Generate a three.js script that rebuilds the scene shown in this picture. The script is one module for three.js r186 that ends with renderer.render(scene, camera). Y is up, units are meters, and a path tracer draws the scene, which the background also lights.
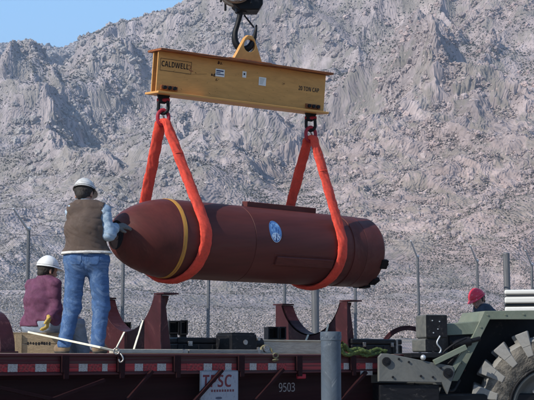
import * as THREE from 'three';
import { mergeGeometries, toCreasedNormals } from 'three/addons/utils/BufferGeometryUtils.js';
import { RoundedBoxGeometry } from 'three/addons/geometries/RoundedBoxGeometry.js';
import { createNoise2D, createNoise3D } from 'simplex-noise';

// ---------------------------------------------------------------- camera, sky, sun, exposure
const EYE = 1.42, PITCH = Math.atan(158 / 1200), F = 1200;
const scene = new THREE.Scene();
const camera = new THREE.PerspectiveCamera(2 * Math.atan(200 / F) * 180 / Math.PI, 1024 / 767, 0.1, 12000);
camera.position.set(0, EYE, 0);
camera.rotation.set(PITCH, 0, 0);
const SUN = new THREE.Vector3(-0.80, 0.0, 0.60).normalize().multiplyScalar(Math.cos(0.62)); SUN.y = Math.sin(0.62);   // to the sun: left, behind the camera, 36 degrees up
function makeSky() {
  const W = 512, H = 256, a = new Float32Array(W * H * 4), hor = [0.48, 0.70, 0.92], mid = [0.29, 0.58, 0.95], zen = [0.05, 0.13, 0.34], d = new THREE.Vector3();
  for (let j = 0; j < H; j++) for (let i = 0; i < W; i++) {
    const el = ((j + 0.5) / H - 0.5) * Math.PI, az = ((i + 0.5) / W - 0.5) * 2 * Math.PI;
    d.set(Math.cos(el) * Math.cos(az), Math.sin(el), Math.cos(el) * Math.sin(az));
    const e = Math.max(0, el) / (Math.PI / 2), k1 = Math.min(1, e / 0.18), k2 = Math.max(0, Math.min(1, (e - 0.18) / 0.6));
    const glow = Math.pow(Math.max(0, d.dot(SUN)), 12) * 0.55;
    for (let c = 0; c < 3; c++) {
      let v = hor[c] + (mid[c] - hor[c]) * k1; v += (zen[c] - v) * k2 * (2 - k2) * 0.98;
      a[(j * W + i) * 4 + c] = el < 0 ? [0.26, 0.23, 0.2][c] : v + glow;
    }
    a[(j * W + i) * 4 + 3] = 1;
  }
  const t = new THREE.DataTexture(a, W, H, THREE.RGBAFormat, THREE.FloatType);
  t.mapping = THREE.EquirectangularReflectionMapping; t.magFilter = THREE.LinearFilter; t.minFilter = THREE.LinearFilter; t.needsUpdate = true;
  return t;
}
scene.background = makeSky(); scene.environment = scene.background;
const sun = new THREE.DirectionalLight(new THREE.Color(1, 0.95, 0.85), 5.0);
sun.position.copy(SUN).multiplyScalar(60).add(new THREE.Vector3(0, 1, -13)); sun.target.position.set(0, 1, -13);
sun.castShadow = true; Object.assign(sun.shadow.camera, { left: -16, right: 16, top: 16, bottom: -16, near: 1, far: 140 });
sun.shadow.mapSize.set(4096, 4096); scene.add(sun, sun.target);
const renderer = new THREE.WebGLRenderer({ antialias: true });
renderer.toneMapping = THREE.LinearToneMapping; renderer.toneMappingExposure = 1.28;
renderer.shadowMap.enabled = true; renderer.setSize(1024, 767);
scene.fog = new THREE.FogExp2(new THREE.Color(0.58, 0.73, 1.0), 0.00031);

// ---------------------------------------------------------------- helpers
let seed = 12345;
const rnd = () => { seed = (seed * 1664525 + 1013904223) >>> 0; return seed / 4294967296; };
const rr = (a, b) => a + (b - a) * rnd();
const n2 = createNoise2D(rnd), n3 = createNoise3D(rnd);
const clamp = (v, a, b) => Math.max(a, Math.min(b, v)), ss = (a, b, v) => { const t = clamp((v - a) / (b - a), 0, 1); return t * t * (3 - 2 * t); };
const V = (x, y, z) => new THREE.Vector3(x, y, z);
const lin = (r, g, b) => new THREE.Color().setRGB(r, g, b);
// a point the survey of the photograph puts at pixel (px, py), d metres ahead
function at(px, py, d) {
  const a = (px - 267) / F, b = -(py - 200) / F, c = Math.cos(PITCH), s = Math.sin(PITCH), f = c - b * s;
  return V(a / f * d, EYE + (b * c + s) / f * d, -d);
}
const used = {};
function numbered(n) { used[n] = (used[n] ?? -1) + 1; return used[n] ? n + '_' + String(used[n]).padStart(3, '0') : n; }
function tag(o, label, category, group) { o.userData = { ...o.userData, label, category }; if (group) o.userData.group = group; return o; }
function thing(name, label, category, p = V(0, 0, 0), turn = 0, group) {
  const o = new THREE.Group(); o.name = numbered(name); o.position.copy(p); o.rotation.y = turn; scene.add(o); return tag(o, label, category, group);
}
function norm(g) { g = g.index ? g.toNonIndexed() : g; for (const k of Object.keys(g.attributes)) if (!['position', 'normal', 'uv'].includes(k)) g.deleteAttribute(k);
  if (!g.attributes.uv) g.setAttribute('uv', new THREE.Float32BufferAttribute(new Float32Array(g.attributes.position.count * 2), 2)); return g; }
function obj(name, gs, m, parent = scene) {
  const g = Array.isArray(gs) ? (gs.length > 1 ? mergeGeometries(gs.map(norm)) : gs[0]) : gs;
  const o = new THREE.Mesh(g, m); o.name = parent === scene ? numbered(name) : name; o.castShadow = o.receiveShadow = true; parent.add(o); return o;
}
function struct(name, gs, m, parent = scene) { const o = obj(name, gs, m, parent); if (parent === scene) o.userData.kind = 'structure'; return o; }
// box from its centre; r rounds the edges
function bx(w, h, d, x = 0, y = 0, z = 0, r = 0.006, rx = 0, ry = 0, rz = 0) {
  const g = r > 0 ? new RoundedBoxGeometry(w, h, d, 2, Math.min(r, w * 0.45, h * 0.45, d * 0.45)) : new THREE.BoxGeometry(w, h, d);
  if (rx || ry || rz) g.applyMatrix4(new THREE.Matrix4().makeRotationFromEuler(new THREE.Euler(rx, ry, rz)));
  return g.translate(x, y, z);
}
// rod between two points
function rod(a, b, r, r2 = r, seg = 10) {
  const d = b.clone().sub(a), g = new THREE.CylinderGeometry(r2, r, d.length(), seg);
  g.applyQuaternion(new THREE.Quaternion().setFromUnitVectors(V(0, 1, 0), d.clone().normalize()));
  return g.translate((a.x + b.x) / 2, (a.y + b.y) / 2, (a.z + b.z) / 2);
}
const cyl = (r, h, x, y, z, axis = 'y', seg = 24, r2 = r) => { const g = new THREE.CylinderGeometry(r2, r, h, seg); if (axis === 'x') g.rotateZ(-Math.PI / 2); if (axis === 'z') g.rotateX(Math.PI / 2); return g.translate(x, y, z); };
// flat bar between two points, w wide along side, t thick
function bar(a, b, w, t, side, r = 0.003) {
  const d = b.clone().sub(a), L = d.length(); d.normalize(); const s = side.clone().addScaledVector(d, -side.dot(d)).normalize(), u = V().crossVectors(s, d);
  const g = bx(w, L, t, 0, 0, 0, r), m = new THREE.Matrix4().makeBasis(s, d, u).setPosition(a.clone().add(b).multiplyScalar(0.5));
  return g.applyMatrix4(m);
}
// extruded outline (list of [x, y]) centred in z
function plate(pts, t, bevel = 0.004, holes = []) {
  const s = new THREE.Shape(pts.map((p) => new THREE.Vector2(p[0], p[1])));
  for (const [x, y, r] of holes) { const h = new THREE.Path(); h.absarc(x, y, r, 0, Math.PI * 2, true); s.holes.push(h); }
  return new THREE.ExtrudeGeometry(s, { depth: t - 2 * bevel, bevelEnabled: bevel > 0, bevelThickness: bevel, bevelSize: bevel, bevelOffset: -bevel, bevelSegments: 1, curveSegments: 20 }).translate(0, 0, -t / 2 + bevel);
}
const tube = (pts, r, seg = 40, rs = 8, closed = false) => new THREE.TubeGeometry(new THREE.CatmullRomCurve3(pts, closed), seg, r, rs, closed);

// ---------------------------------------------------------------- materials
function tex(w, h, fn, srgb) { // fn(u, v) -> [r, g, b] 0..1
  const a = new Uint8Array(w * h * 4);
  for (let j = 0; j < h; j++) for (let i = 0; i < w; i++) { const c = fn(i / w, j / h); for (let k = 0; k < 3; k++) a[(j * w + i) * 4 + k] = clamp(c[k] * 255, 0, 255); a[(j * w + i) * 4 + 3] = 255; }
  const t = new THREE.DataTexture(a, w, h); t.wrapS = t.wrapT = THREE.RepeatWrapping; t.magFilter = THREE.LinearFilter; t.minFilter = THREE.LinearMipmapLinearFilter; t.generateMipmaps = true;
  if (srgb) t.colorSpace = THREE.SRGBColorSpace; t.needsUpdate = true; return t;
}
// tileable noise by blending on a torus
function tn(u, v, f, s = 0) { const a = u * 2 * Math.PI, b = v * 2 * Math.PI, R = f / (2 * Math.PI); return n3(Math.cos(a) * R + s, Math.sin(a) * R + Math.cos(b) * R * 0.9, Math.sin(b) * R + s * 1.7); }
const enc = (x) => x <= 0.0031308 ? 12.92 * x : 1.055 * Math.pow(x, 1 / 2.4) - 0.055;
let rough0, bump0;
const sharedRough = () => rough0 ??= tex(256, 256, (u, v) => { const q = clamp(0.84 + 0.12 * tn(u, v, 7, 4) + 0.08 * tn(u, v, 29, 5), 0, 1); return [q, q, q]; });
const sharedBump = () => bump0 ??= tex(256, 256, (u, v) => { const q = 0.5 + 0.3 * tn(u, v, 20, 30) + 0.2 * tn(u, v, 60, 31); return [q, q, q]; });
// paint / cloth / metal with mottled colour, worn patches and matching roughness
function surface(base, o = {}) {
  const { vary = 0.16, wear = null, wearAmt = 0.25, rough = 0.6, metal = 0, f = 6, bump = 0, size = 256, fine = 0.1, dirt = 0.0, dirtCol = [0.30, 0.25, 0.2] } = o;
  const s = rr(0, 50), mask = (u, v) => ss(1 - wearAmt * 1.6, 1 - wearAmt * 1.6 + 0.25, 0.5 + 0.35 * tn(u, v, f, s + 9) + 0.2 * tn(u, v, f * 3.7, s + 3) + 0.16 * tn(u, v, f * 11, s + 5));
  const map = tex(size, size, (u, v) => {
    const k = 1 + vary * (tn(u, v, f, s) * 0.6 + tn(u, v, f * 3, s + 2) * 0.4) + fine * tn(u, v, f * 14, s + 7), m = wear ? mask(u, v) : 0, dd = dirt * clamp(0.5 + 0.6 * tn(u, v, f * 0.8, s + 20) + 0.3 * tn(u, v, f * 5, s + 21), 0, 1);
    return [0, 1, 2].map((c) => { let q = base[c] * k; if (wear) q += (wear[c] - q) * m; q += (dirtCol[c] - q) * dd; return enc(clamp(q, 0, 1)); });
  }, true);
  const m = new THREE.MeshPhysicalMaterial({ map, roughnessMap: sharedRough(), roughness: Math.min(1, rough / 0.84), metalness: metal, specularIntensity: metal ? 1 : o.spec ?? 0.45 });
  if (bump) { m.bumpMap = sharedBump(); m.bumpScale = bump; }
  return m;
}
const flat = (c, rough = 0.6, metal = 0) => new THREE.MeshStandardMaterial({ color: lin(...c), roughness: rough, metalness: metal });
// ---------------------------------------------------------------- the land: plain, slopes and mountain
const curve = (pts, x) => { if (x <= pts[0][0]) return pts[0][1]; for (let i = 1; i < pts.length; i++) if (x < pts[i][0]) { const a = pts[i - 1], b = pts[i], t = (x - a[0]) / (b[0] - a[0]); return a[1] + (b[1] - a[1]) * t; } return pts[pts.length - 1][1]; };
const rise = (y, d) => at(267, y, d).y;                                  // height that shows at picture height y from d metres
const SKY = [[-400, 75], [-120, 55], [0, 43], [20, 41.5], [42, 46], [60, 47], [76, 39], [100, 31], [120, 25], [140, 19], [165, 12], [190, 2], [230, -18], [300, -50], [400, -95], [534, -140], [900, -190]];
const CREST = [[-400, 1750], [20, 1640], [62, 1480], [120, 1330], [300, 1230], [534, 1180], [900, 1150]];
// ridges: plan polyline in [u, d], height, half width to the left and to the right
const RIDGES = [
  [[[40, 1800], [26, 1680], [2, 1500], [-20, 1300]], 28, 160, 120],      // rounded tan spur on the left
  [[[-70, 1400], [-10, 1130], [26, 930], [58, 800]], 36, 95, 50],        // spur whose far side is shaded
  [[[128, 1560], [114, 1420], [104, 1300], [92, 1080]], 26, 95, 70],      // craggy shoulder left of the beam
  [[[250, 1700], [222, 1400], [190, 1120], [165, 900]], 40, 90, 60],
  [[[345, 1600], [330, 1350], [312, 1080], [298, 880]], 42, 100, 60],
  [[[545, 1450], [500, 1330], [450, 1210], [405, 1060], [380, 930]], 52, 80, 46],
  [[[640, 1300], [580, 1080], [520, 900], [470, 760]], 46, 90, 60],
  [[[352, 760], [385, 690], [430, 610], [475, 540]], 30, 70, 46],         // rocky near hill on the right
  [[[345, 1900], [318, 1500], [270, 1180], [228, 930], [205, 800]], 42, 130, 60],   // long diagonal spurs, lit on the left and shaded on the right
  [[[176, 1500], [150, 1380], [126, 1210], [96, 980], [72, 820]], 46, 120, 46],
  [[[600, 1800], [520, 1520], [448, 1240], [392, 1010], [352, 840]], 54, 130, 52],
  [[[700, 1500], [610, 1200], [545, 1000], [505, 860]], 50, 110, 44],
  [[[440, 1500], [405, 1300], [372, 1120]], 40, 80, 34],
  [[[250, 620], [210, 520], [150, 430]], 12, 60, 40],
  [[[30, 700], [70, 560], [120, 470]], 12, 60, 40],
].map(([p, h, a, b]) => [p.map(([u, d0]) => { const d = d0 < 450 ? d0 : 450 + (d0 - 450) * 0.62; return [(u - 267) / F * d, d]; }), h * 1.15, a * 0.95, b * 0.85]);
function ridgeAt(x, d) {
  let add = 0;
  for (const [p, h, wl, wr] of RIDGES) {
    let best = 1e9, side = 1, kk = 0, L = 0;
    for (let i = 1; i < p.length; i++) {
      const ax = p[i - 1][0], ad = p[i - 1][1], vx = p[i][0] - ax, vd = p[i][1] - ad, q = vx * vx + vd * vd, t = clamp(((x - ax) * vx + (d - ad) * vd) / q, 0, 1), ex = x - ax - vx * t, ed = d - ad - vd * t, r = ex * ex + ed * ed;
      if (r < best) { best = r; side = ex * -vd + ed * vx > 0 ? 1 : -1; kk = (i - 1 + t) / (p.length - 1); }
    }
    const w = side > 0 ? wr : wl, r = Math.sqrt(best) / w;
    if (r < 1) { const e = 1 - r; add = Math.max(add, 0) + h * e * e * (1.75 - 0.75 * e) * ss(1.02, 0.75, kk) * ss(-0.02, 0.22, kk); }
  }
  return add;
}
function rmf(x, y, f, oct, gain = 0.5) {
  let s = 0, a = 1, w = 1;
  for (let o = 0; o < oct; o++) { let n = 1 - Math.abs(n2(x * f + o * 17.3, y * f - o * 9.1)); n *= n * w; w = clamp(n * 1.7, 0, 1); s += n * a; a *= gain; f *= 2.07; }
  return s;
}
const CRAGS = []; let cragsReady = false;
function landHeight(x, d) {
  if (d < 18) return -0.3;
  const u = x / d * F + 267, dc = curve(CREST, u), top = rise(curve(SKY, u), dc);
  const foot = 1.35 * ss(18, 26, d) - 0.3 * (1 - ss(18, 22, d)) + Math.max(0, d - 26) * 0.030 + Math.max(0, d - 100) * 0.032 + 0.00002 * Math.max(0, d - 150) ** 2;
  if (d < 120) return foot + 0.10 * n2(x * 0.2, d * 0.2) * ss(30, 60, d);
  const q = clamp((d - 330) / (dc - 330), 0, 2.2);
  const f0 = Math.min(foot, 26);
  let h = q <= 1 ? Math.max(foot * (1 - ss(0.0, 0.5, q)) , 0) + (top) * Math.pow(q, 1.12) * 1 + (q > 0 ? 0 : 0) : top - (d - dc) * (0.35 + 0.3 * ss(1, 1.3, q));
  const wx = x + 46 * n2(x * 0.0042 + 7, d * 0.0042) + 12 * n2(x * 0.018, d * 0.018 + 4), wd = d + 46 * n2(x * 0.0042 - 9, d * 0.0042 + 3) + 12 * n2(x * 0.018 + 8, d * 0.018);
  const near = ss(250, 750, d), crest = 1 - 0.9 * ss(0.72, 0.98, q);
  const big = rmf(wx * 1.1, wd * 0.85, 0.0052, 3, 0.36) - 0.70;           // spurs running downhill
  h += big * (2.5 + 19 * near) * (q <= 1 ? crest : 0.5);
  h += ridgeAt(x + 14 * n2(x * 0.011, d * 0.011) + 5 * n2(x * 0.04, d * 0.04), d + 14 * n2(x * 0.011 + 5, d * 0.011)) * (1 - 0.92 * ss(0.74, 0.97, q));
  const crag = ss(-0.15, 0.5, n2(x * 0.006 + 31, d * 0.006) + 0.35 * n2(x * 0.02, d * 0.02 + 50));
  h += (rmf(x, d * 0.8, 0.030, 4, 0.46) - 0.8) * (0.3 + (0.6 + 1.8 * crag) * near) * (1 - 0.8 * ss(0.8, 0.98, q));
  h += cragAt(x, d) * (1 - ss(0.8, 0.95, q));
  // blocky rock steps
  const st = 5 + 4 * near, k = h / st, fr = k - Math.floor(k), step = (Math.floor(k) + ss(0.25, 0.75, fr)) * st;
  h += (step - h) * 0.2 * crag * near;
  // the crest line itself is worn smooth
  if (u > -60 && u < 420 && d > 500) { const top = rise(curve(SKY, u) + 2.2 * n2(u * 0.09, 3) + 1.2 * n2(u * 0.3, 9), d) ; if (h > top) h = top + (h - top) * 0.05; }
  return h;
}
// outcrops: blocky crags that throw the dark patches on the mountain
function cragAt(x, d) { let a = 0; if (cragsReady) for (const [cx, cd, r, h] of CRAGS) { const ex = x - cx, ed = d - cd; if (Math.abs(ex) < r * 2.2 && Math.abs(ed) < r * 2.2) { const q = Math.hypot(ex < 0 ? ex * 0.55 : ex * 1.15, ed * 0.8) / r * (1 + 0.35 * n2(x / r * 0.9 + cx, d / r * 0.9)); a += h * ss(1.0, 0.35, q) * (0.75 + 0.35 * n2(x / r * 2.2, d / r * 2.2 + cx)); } } return a; }
for (const [u, y, s] of [[400, 80, 15], [418, 62, 11], [436, 44, 13], [481, 26, 11], [497, 42, 15], [507, 24, 11], [22, 112, 15], [4, 94, 14], [52, 150, 16], [108, 92, 13], [120, 64, 15], [92, 72, 12], [378, 158, 12], [364, 196, 11], [340, 146, 11], [448, 206, 10], [500, 168, 10], [290, 44, 13], [318, 66, 12], [216, 118, 11], [262, 152, 11], [155, 118, 12], [230, 88, 12], [470, 96, 12], [520, 96, 10], [70, 196, 9]]) {
  for (let d = 320; d < 1700; d += 4) { const x = (u - 267) / F * d * 0.99, p = at(u, y, d); if (landHeight(x, d) > p.y) { const m = d / F; CRAGS.push([x, d + s * m * 0.4, s * m * 0.9, s * m * 0.5]); break; } }
}
cragsReady = true;
let grid;
function makeLand() {
  const cragMask = (x, d) => ss(-0.15, 0.5, n2(x * 0.006 + 31, d * 0.006) + 0.35 * n2(x * 0.02, d * 0.02 + 50));
  const ts = []; for (let i = 0; i < 40; i++) ts.push(-0.62 + 0.36 * i / 40); for (let i = 0; i <= 940; i++) ts.push(-0.26 + 0.52 * i / 940); for (let i = 1; i <= 40; i++) ts.push(0.26 + 0.36 * i / 40);
  const ds = []; for (let j = 0; j < 110; j++) ds.push(17 * Math.pow(300 / 17, j / 110)); for (let j = 0; j <= 660; j++) ds.push(300 * Math.pow(1750 / 300, j / 660)); for (let j = 1; j <= 30; j++) ds.push(1750 + j * 40);
  const nx = ts.length, nd = ds.length, P = new Float32Array(nx * nd * 3), C = new Float32Array(nx * nd * 3), I = new Uint32Array((nx - 1) * (nd - 1) * 6), UV = new Float32Array(nx * nd * 2);
  let k = 0;
  for (let j = 0; j < nd; j++) for (let i = 0; i < nx; i++, k++) {
    const d = ds[j], x = ts[i] * d, h = landHeight(x, d);
    let px = x, pd = d, ph = h; if (d > 130) { const near = ss(130, 600, d), c = 0.35 + 0.65 * cragMask(x, d), f = (q) => 1 - 2 * Math.abs(q), m = near * c;
      const a1 = f(n3(x * 0.035, h * 0.05, d * 0.035)), a2 = f(n3(x * 0.09 + 5, h * 0.12, d * 0.09)), a3 = n3(x * 0.24, h * 0.28, d * 0.24 + 9);
      pd -= m * (1.8 * a1 + 1.1 * a2 + 0.6 * a3); ph += m * (0.8 * a1 + 0.7 * a2 + 0.5 * a3); px += m * (1.2 * n3(x * 0.05 + 60, h * 0.07, d * 0.05) + 0.8 * n3(x * 0.13, h * 0.15 + 40, d * 0.13)); }
    P[k * 3] = px; P[k * 3 + 1] = ph; P[k * 3 + 2] = -pd; UV[k * 2] = x / 40; UV[k * 2 + 1] = d / 40;
    // rock and soil: warm granite, grey weathered rock, pale scree, thin scrub
    const a = 0.5 + 0.5 * n2(x * 0.004 + 3, d * 0.004), b = n2(x * 0.03, d * 0.03 + 9), c = n2(x * 0.12 + 4, d * 0.12), warm = ss(-0.1, 0.35, x / d + 0.25 * (a - 0.5));
    const l = 0.325 + 0.06 * b + 0.08 * c + 0.05 * n2(x * 0.45, d * 0.45), pale = ss(0.62, 0.8, a) * 0.5 * warm;
    const scrub = ss(-0.1, 0.5, n2(x * 0.05 + 40, d * 0.05) + 0.6 * n2(x * 0.3, d * 0.3)) * 0.45;
    const tone = 0.80 + 0.16 * n2(x * 0.0035 + 80, d * 0.0035) + 0.14 * n2(x * 0.014 + 8, d * 0.014), col = [l * tone * (1.06 + 0.15 * warm) + 0.12 * pale, l * tone * (0.905 + 0.045 * warm) + 0.075 * pale, l * tone * (0.89 + 0.0 * warm) + 0.055 * pale];
    const sc = [0.13, 0.125, 0.085];
    for (let q = 0; q < 3; q++) C[k * 3 + q] = col[q] + (sc[q] - col[q]) * scrub;
  }
  k = 0;
  for (let j = 0; j < nd - 1; j++) for (let i = 0; i < nx - 1; i++) { const a = j * nx + i, b = a + 1, c = a + nx, e = c + 1; I[k++] = a; I[k++] = b; I[k++] = c; I[k++] = b; I[k++] = e; I[k++] = c; }
  grid = { P, nx, ds };
  const g = new THREE.BufferGeometry(); g.setAttribute('position', new THREE.BufferAttribute(P, 3)); g.setAttribute('color', new THREE.BufferAttribute(C, 3)); g.setAttribute('uv', new THREE.BufferAttribute(UV, 2)); g.setIndex(new THREE.BufferAttribute(I, 1)); g.computeVertexNormals();
  const bump = tex(512, 512, (u, v) => { const q = 0.5 + 0.22 * tn(u, v, 12, 1) + 0.28 * tn(u, v, 34, 2); return [q, q, q]; });
  const m = new THREE.MeshStandardMaterial({ vertexColors: true, roughness: 1, bumpMap: bump, bumpScale: 0.85 });
  struct('mountain', g, m);
}
makeLand();
{
  const g = new THREE.CircleGeometry(4000, 96).rotateX(-Math.PI / 2);
  const uv = g.attributes.uv; for (let i = 0; i < uv.count; i++) uv.setXY(i, uv.getX(i) * 1000, uv.getY(i) * 1000);
  struct('ground', g, surface([0.24, 0.20, 0.16], { vary: 0.25, rough: 0.95, f: 8, bump: 0.03 }));
}
// boulders and desert scrub scattered over the slopes, past counting
function rockGeo(s) {
  const g = new THREE.IcosahedronGeometry(1, 0), p = g.attributes.position;
  for (let i = 0; i < p.count; i++) { const v = V(p.getX(i), p.getY(i), p.getZ(i)), k = 1 + 0.5 * n3(v.x * 1.3 + s, v.y * 1.3, v.z * 1.3) + 0.25 * n3(v.x * 3 + s, v.y * 3, v.z * 3); v.multiplyScalar(k); v.y *= 0.9; p.setXYZ(i, v.x, v.y, v.z); }
  g.computeVertexNormals(); return g;
}
function shrubGeo(s) {
  const gs = [];
  for (let i = 0; i < 16; i++) { const a = rnd() * 6.28, e = rr(0.1, 1.4), r = rr(0.5, 1.0), c = V(Math.cos(a) * Math.cos(e) * r, Math.sin(e) * r * 0.9, Math.sin(a) * Math.cos(e) * r), t = new THREE.TetrahedronGeometry(rr(0.28, 0.5)); t.rotateX(rnd() * 6).rotateY(rnd() * 6).translate(c.x, c.y, c.z); gs.push(t); }
  return mergeGeometries(gs);
}
// height of the built surface, read off its mesh
function surfaceAt(t, d) {
  const { P, nx, ds } = grid, i = clamp((t + 0.26) / 0.52 * 940, 0, 939.99), i0 = Math.floor(i), a = i - i0, j = clamp(d < 300 ? Math.log(d / 17) / Math.log(300 / 17) * 110 : 110 + Math.log(d / 300) / Math.log(1750 / 300) * 660, 0, ds.length - 2), j0 = Math.floor(j), b = j - j0, h = (q, r) => P[((j0 + r) * nx + 40 + i0 + q) * 3 + 1];
  return (h(0, 0) * (1 - a) + h(1, 0) * a) * (1 - b) + (h(0, 1) * (1 - a) + h(1, 1) * a) * b;
}
// smooth scree fans carry few rocks
const screeAt = (x, d) => { const u = x / d * F + 267; return Math.max(ss(1, 0.4, Math.hypot((u - 490) / 75, (d - 850 - (u - 490) * 1.2) / 170)), ss(1, 0.4, Math.hypot((u - 22) / 34, (d - 1150) / 170)), ss(1, 0.4, Math.hypot((u - 120) / 34, (d - 860) / 130)), ss(1, 0.4, Math.hypot((u - 330) / 40, (d - 700) / 110))); };
function outcropGeo(s) {
  const g = new THREE.IcosahedronGeometry(1, 2), p = g.attributes.position, v = V();
  for (let i = 0; i < p.count; i++) { v.set(p.getX(i), p.getY(i), p.getZ(i)); let k = 1 + 0.35 * n3(v.x * 1.1 + s, v.y * 1.1, v.z * 1.1) + 0.2 * n3(v.x * 2.6 + s, v.y * 2.6, v.z * 2.6); const q = Math.max(Math.abs(v.x + 0.2 * v.y), Math.abs(v.y), Math.abs(v.z - 0.2 * v.x)); k *= 0.62 + 0.38 / (q + 0.35) * 0.9; v.multiplyScalar(k); p.setXYZ(i, v.x, v.y * 1.1, v.z); }
  g.computeVertexNormals(); return g;
}
function scatter(name, geos, m, count, label, category, pick, colour) {
  const M = new THREE.Matrix4(), q = new THREE.Quaternion(), E = new THREE.Euler(), col = new THREE.Color();
  geos.forEach((g, gi) => {
    const o = new THREE.InstancedMesh(g, m, count), up = V(0, 1, 0); let n = 0, tries = 0;
    while (n < count && tries++ < count * 12) {
      const t = rr(-0.26, 0.26), u = t * F + 267, d = rnd() < 0.3 ? 60 * Math.pow(500 / 60, rnd()) : 300 * Math.pow(1650 / 300, rnd()), x = t * d, s = pick(x, d);
      if (!s) continue;
      const h = surfaceAt(t, d); E.set(rr(-0.7, 0.7), rnd() * 6.28, rr(-0.7, 0.7)); q.setFromEuler(E);
      M.compose(V(x, h + s * 0.12, -d), q, V(s * rr(0.7, 1.4), s * rr(0.6, 1.2), s * rr(0.7, 1.4))); o.setMatrixAt(n, M); colour(col, x, d); o.setColorAt(n, col); n++;
    }
    o.count = n; o.name = numbered(name); o.userData = { kind: 'stuff', label, category }; scene.add(o);
  });
}
const rockM = new THREE.MeshStandardMaterial({ color: 0xffffff, roughness: 0.95, flatShading: true }), shrubM = new THREE.MeshStandardMaterial({ color: 0xffffff, roughness: 1, flatShading: true });
scatter('boulders', [rockGeo(1), rockGeo(5), rockGeo(11)], rockM, 235000, 'grey and tan boulders strewn over the mountain slopes', 'boulders',
  (x, d) => { const k = ss(-0.15, 0.5, n2(x * 0.006 + 31, d * 0.006) + 0.35 * n2(x * 0.02, d * 0.02 + 50)), b = ss(0.1, 0.7, 0.5 + 0.5 * n2(x * 0.012 + 60, d * 0.012)); if (rnd() > (0.42 + 0.4 * k + 0.2 * b) * (1 - 0.35 * screeAt(x, d))) return 0; return d / F * (0.36 + 0.10 * k + (0.6 + 1.1 * k) * Math.pow(rnd(), 4)) * (0.6 + 0.45 * ss(200, 800, d)); },
  (c, x, d) => { const w = ss(-0.15, 0.2, x / d), l = rr(0.16, 0.37); c.setRGB(l * (1.03 + 0.13 * w), l * 0.92, l * (0.88 - 0.04 * w)); });
scatter('rock_outcrops', [outcropGeo(2), outcropGeo(7), outcropGeo(13), outcropGeo(19)], rockM, 2600, 'large broken rock outcrops along the ridges of the mountain', 'rock outcrops',
  (x, d) => { if (d < 380 || rnd() < screeAt(x, d) * 1.3) return 0; const r = ridgeAt(x, d) / 30, k = ss(0.1, 0.75, n2(x * 0.007 + 11, d * 0.007) + 0.4 * n2(x * 0.025, d * 0.025 + 50)); if (rnd() > 0.04 + 0.75 * k * (0.35 + clamp(r, 0, 0.65))) return 0; return d / F * (0.9 + 2.8 * Math.pow(rnd(), 2.6)); },
  (c, x, d) => { const w = ss(-0.15, 0.2, x / d), l = rr(0.22, 0.38); c.setRGB(l * (1.04 + 0.16 * w), l * 0.91, l * (0.86 - 0.02 * w)); });
// broken rock standing along the crests and rims of the ridges
{
  const LINES = [[[380, 98], [405, 82], [440, 50], [480, 25], [530, -8]], [[335, 152], [362, 130], [385, 134], [420, 165], [470, 196], [505, 218]], [[72, 42], [100, 60], [132, 72], [126, 102]], [[66, 108], [84, 130], [102, 162]], [[186, 16], [212, 46], [232, 40]], [[296, 16], [330, 42], [346, 66]], [[368, 158], [382, 196]], [[8, 128], [42, 150], [30, 190]], [[440, 108], [470, 108], [492, 70], [502, 36]], [[258, 130], [282, 160], [238, 172]], [[150, 30], [172, 18], [190, 4]], [[20, 44], [44, 52], [62, 60]], [[210, 130], [190, 170], [150, 190]], [[500, 130], [520, 150], [534, 190]], [[400, 210], [440, 228], [470, 250]], [[90, 190], [120, 205], [150, 240]]];
  const M4 = new THREE.Matrix4(), q4 = new THREE.Quaternion(), E4 = new THREE.Euler(), c4 = new THREE.Color(), geos = [3, 8, 14, 23].map(outcropGeo), per = 900, os = geos.map((g) => { const o = new THREE.InstancedMesh(g, rockM, per); o.name = numbered('ridge_rock'); o.userData = { kind: 'stuff', label: 'broken angular rock along the crests of the mountain ridges', category: 'rock outcrops' }; return o; }), cnt = [0, 0, 0, 0];
  for (const ln of LINES) for (let i = 1; i < ln.length; i++) { const L = Math.hypot(ln[i][0] - ln[i - 1][0], ln[i][1] - ln[i - 1][1]); for (let k = 0; k < L * 1.9; k++) {
    const t = rnd(), g = (rnd() + rnd() + rnd() - 1.5) * 11, u = ln[i - 1][0] + (ln[i][0] - ln[i - 1][0]) * t + (rnd() + rnd() - 1) * 12, y = ln[i - 1][1] + (ln[i][1] - ln[i - 1][1]) * t + g; let d = 330, hit = 0;
    for (; d < 1650; d += 5) { if (surfaceAt(clamp((u - 267) / F, -0.259, 0.259), d) > at(u, y, d).y) { hit = 1; break; } } if (!hit) continue;
    const tt = clamp((u - 267) / F, -0.259, 0.259), s = d / F * (1.0 + 3.0 * Math.pow(rnd(), 2.0)), z = Math.floor(rnd() * 4); if (cnt[z] >= per) continue;
    E4.set(rr(-0.5, 0.5), rnd() * 6.28, rr(-0.5, 0.5)); q4.setFromEuler(E4); M4.compose(V(tt * d, surfaceAt(tt, d) + s * 0.1, -d), q4, V(s * rr(0.7, 1.4), s * rr(0.7, 1.3), s * rr(0.8, 1.3))); os[z].setMatrixAt(cnt[z], M4);
    const w = ss(-0.15, 0.2, tt), l = rr(0.19, 0.35); c4.setRGB(l * (1.0 + 0.13 * w), l * 0.91, l * 0.86); os[z].setColorAt(cnt[z]++, c4);
  } }
  os.forEach((o, i) => { o.count = cnt[i]; scene.add(o); });
}
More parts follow.
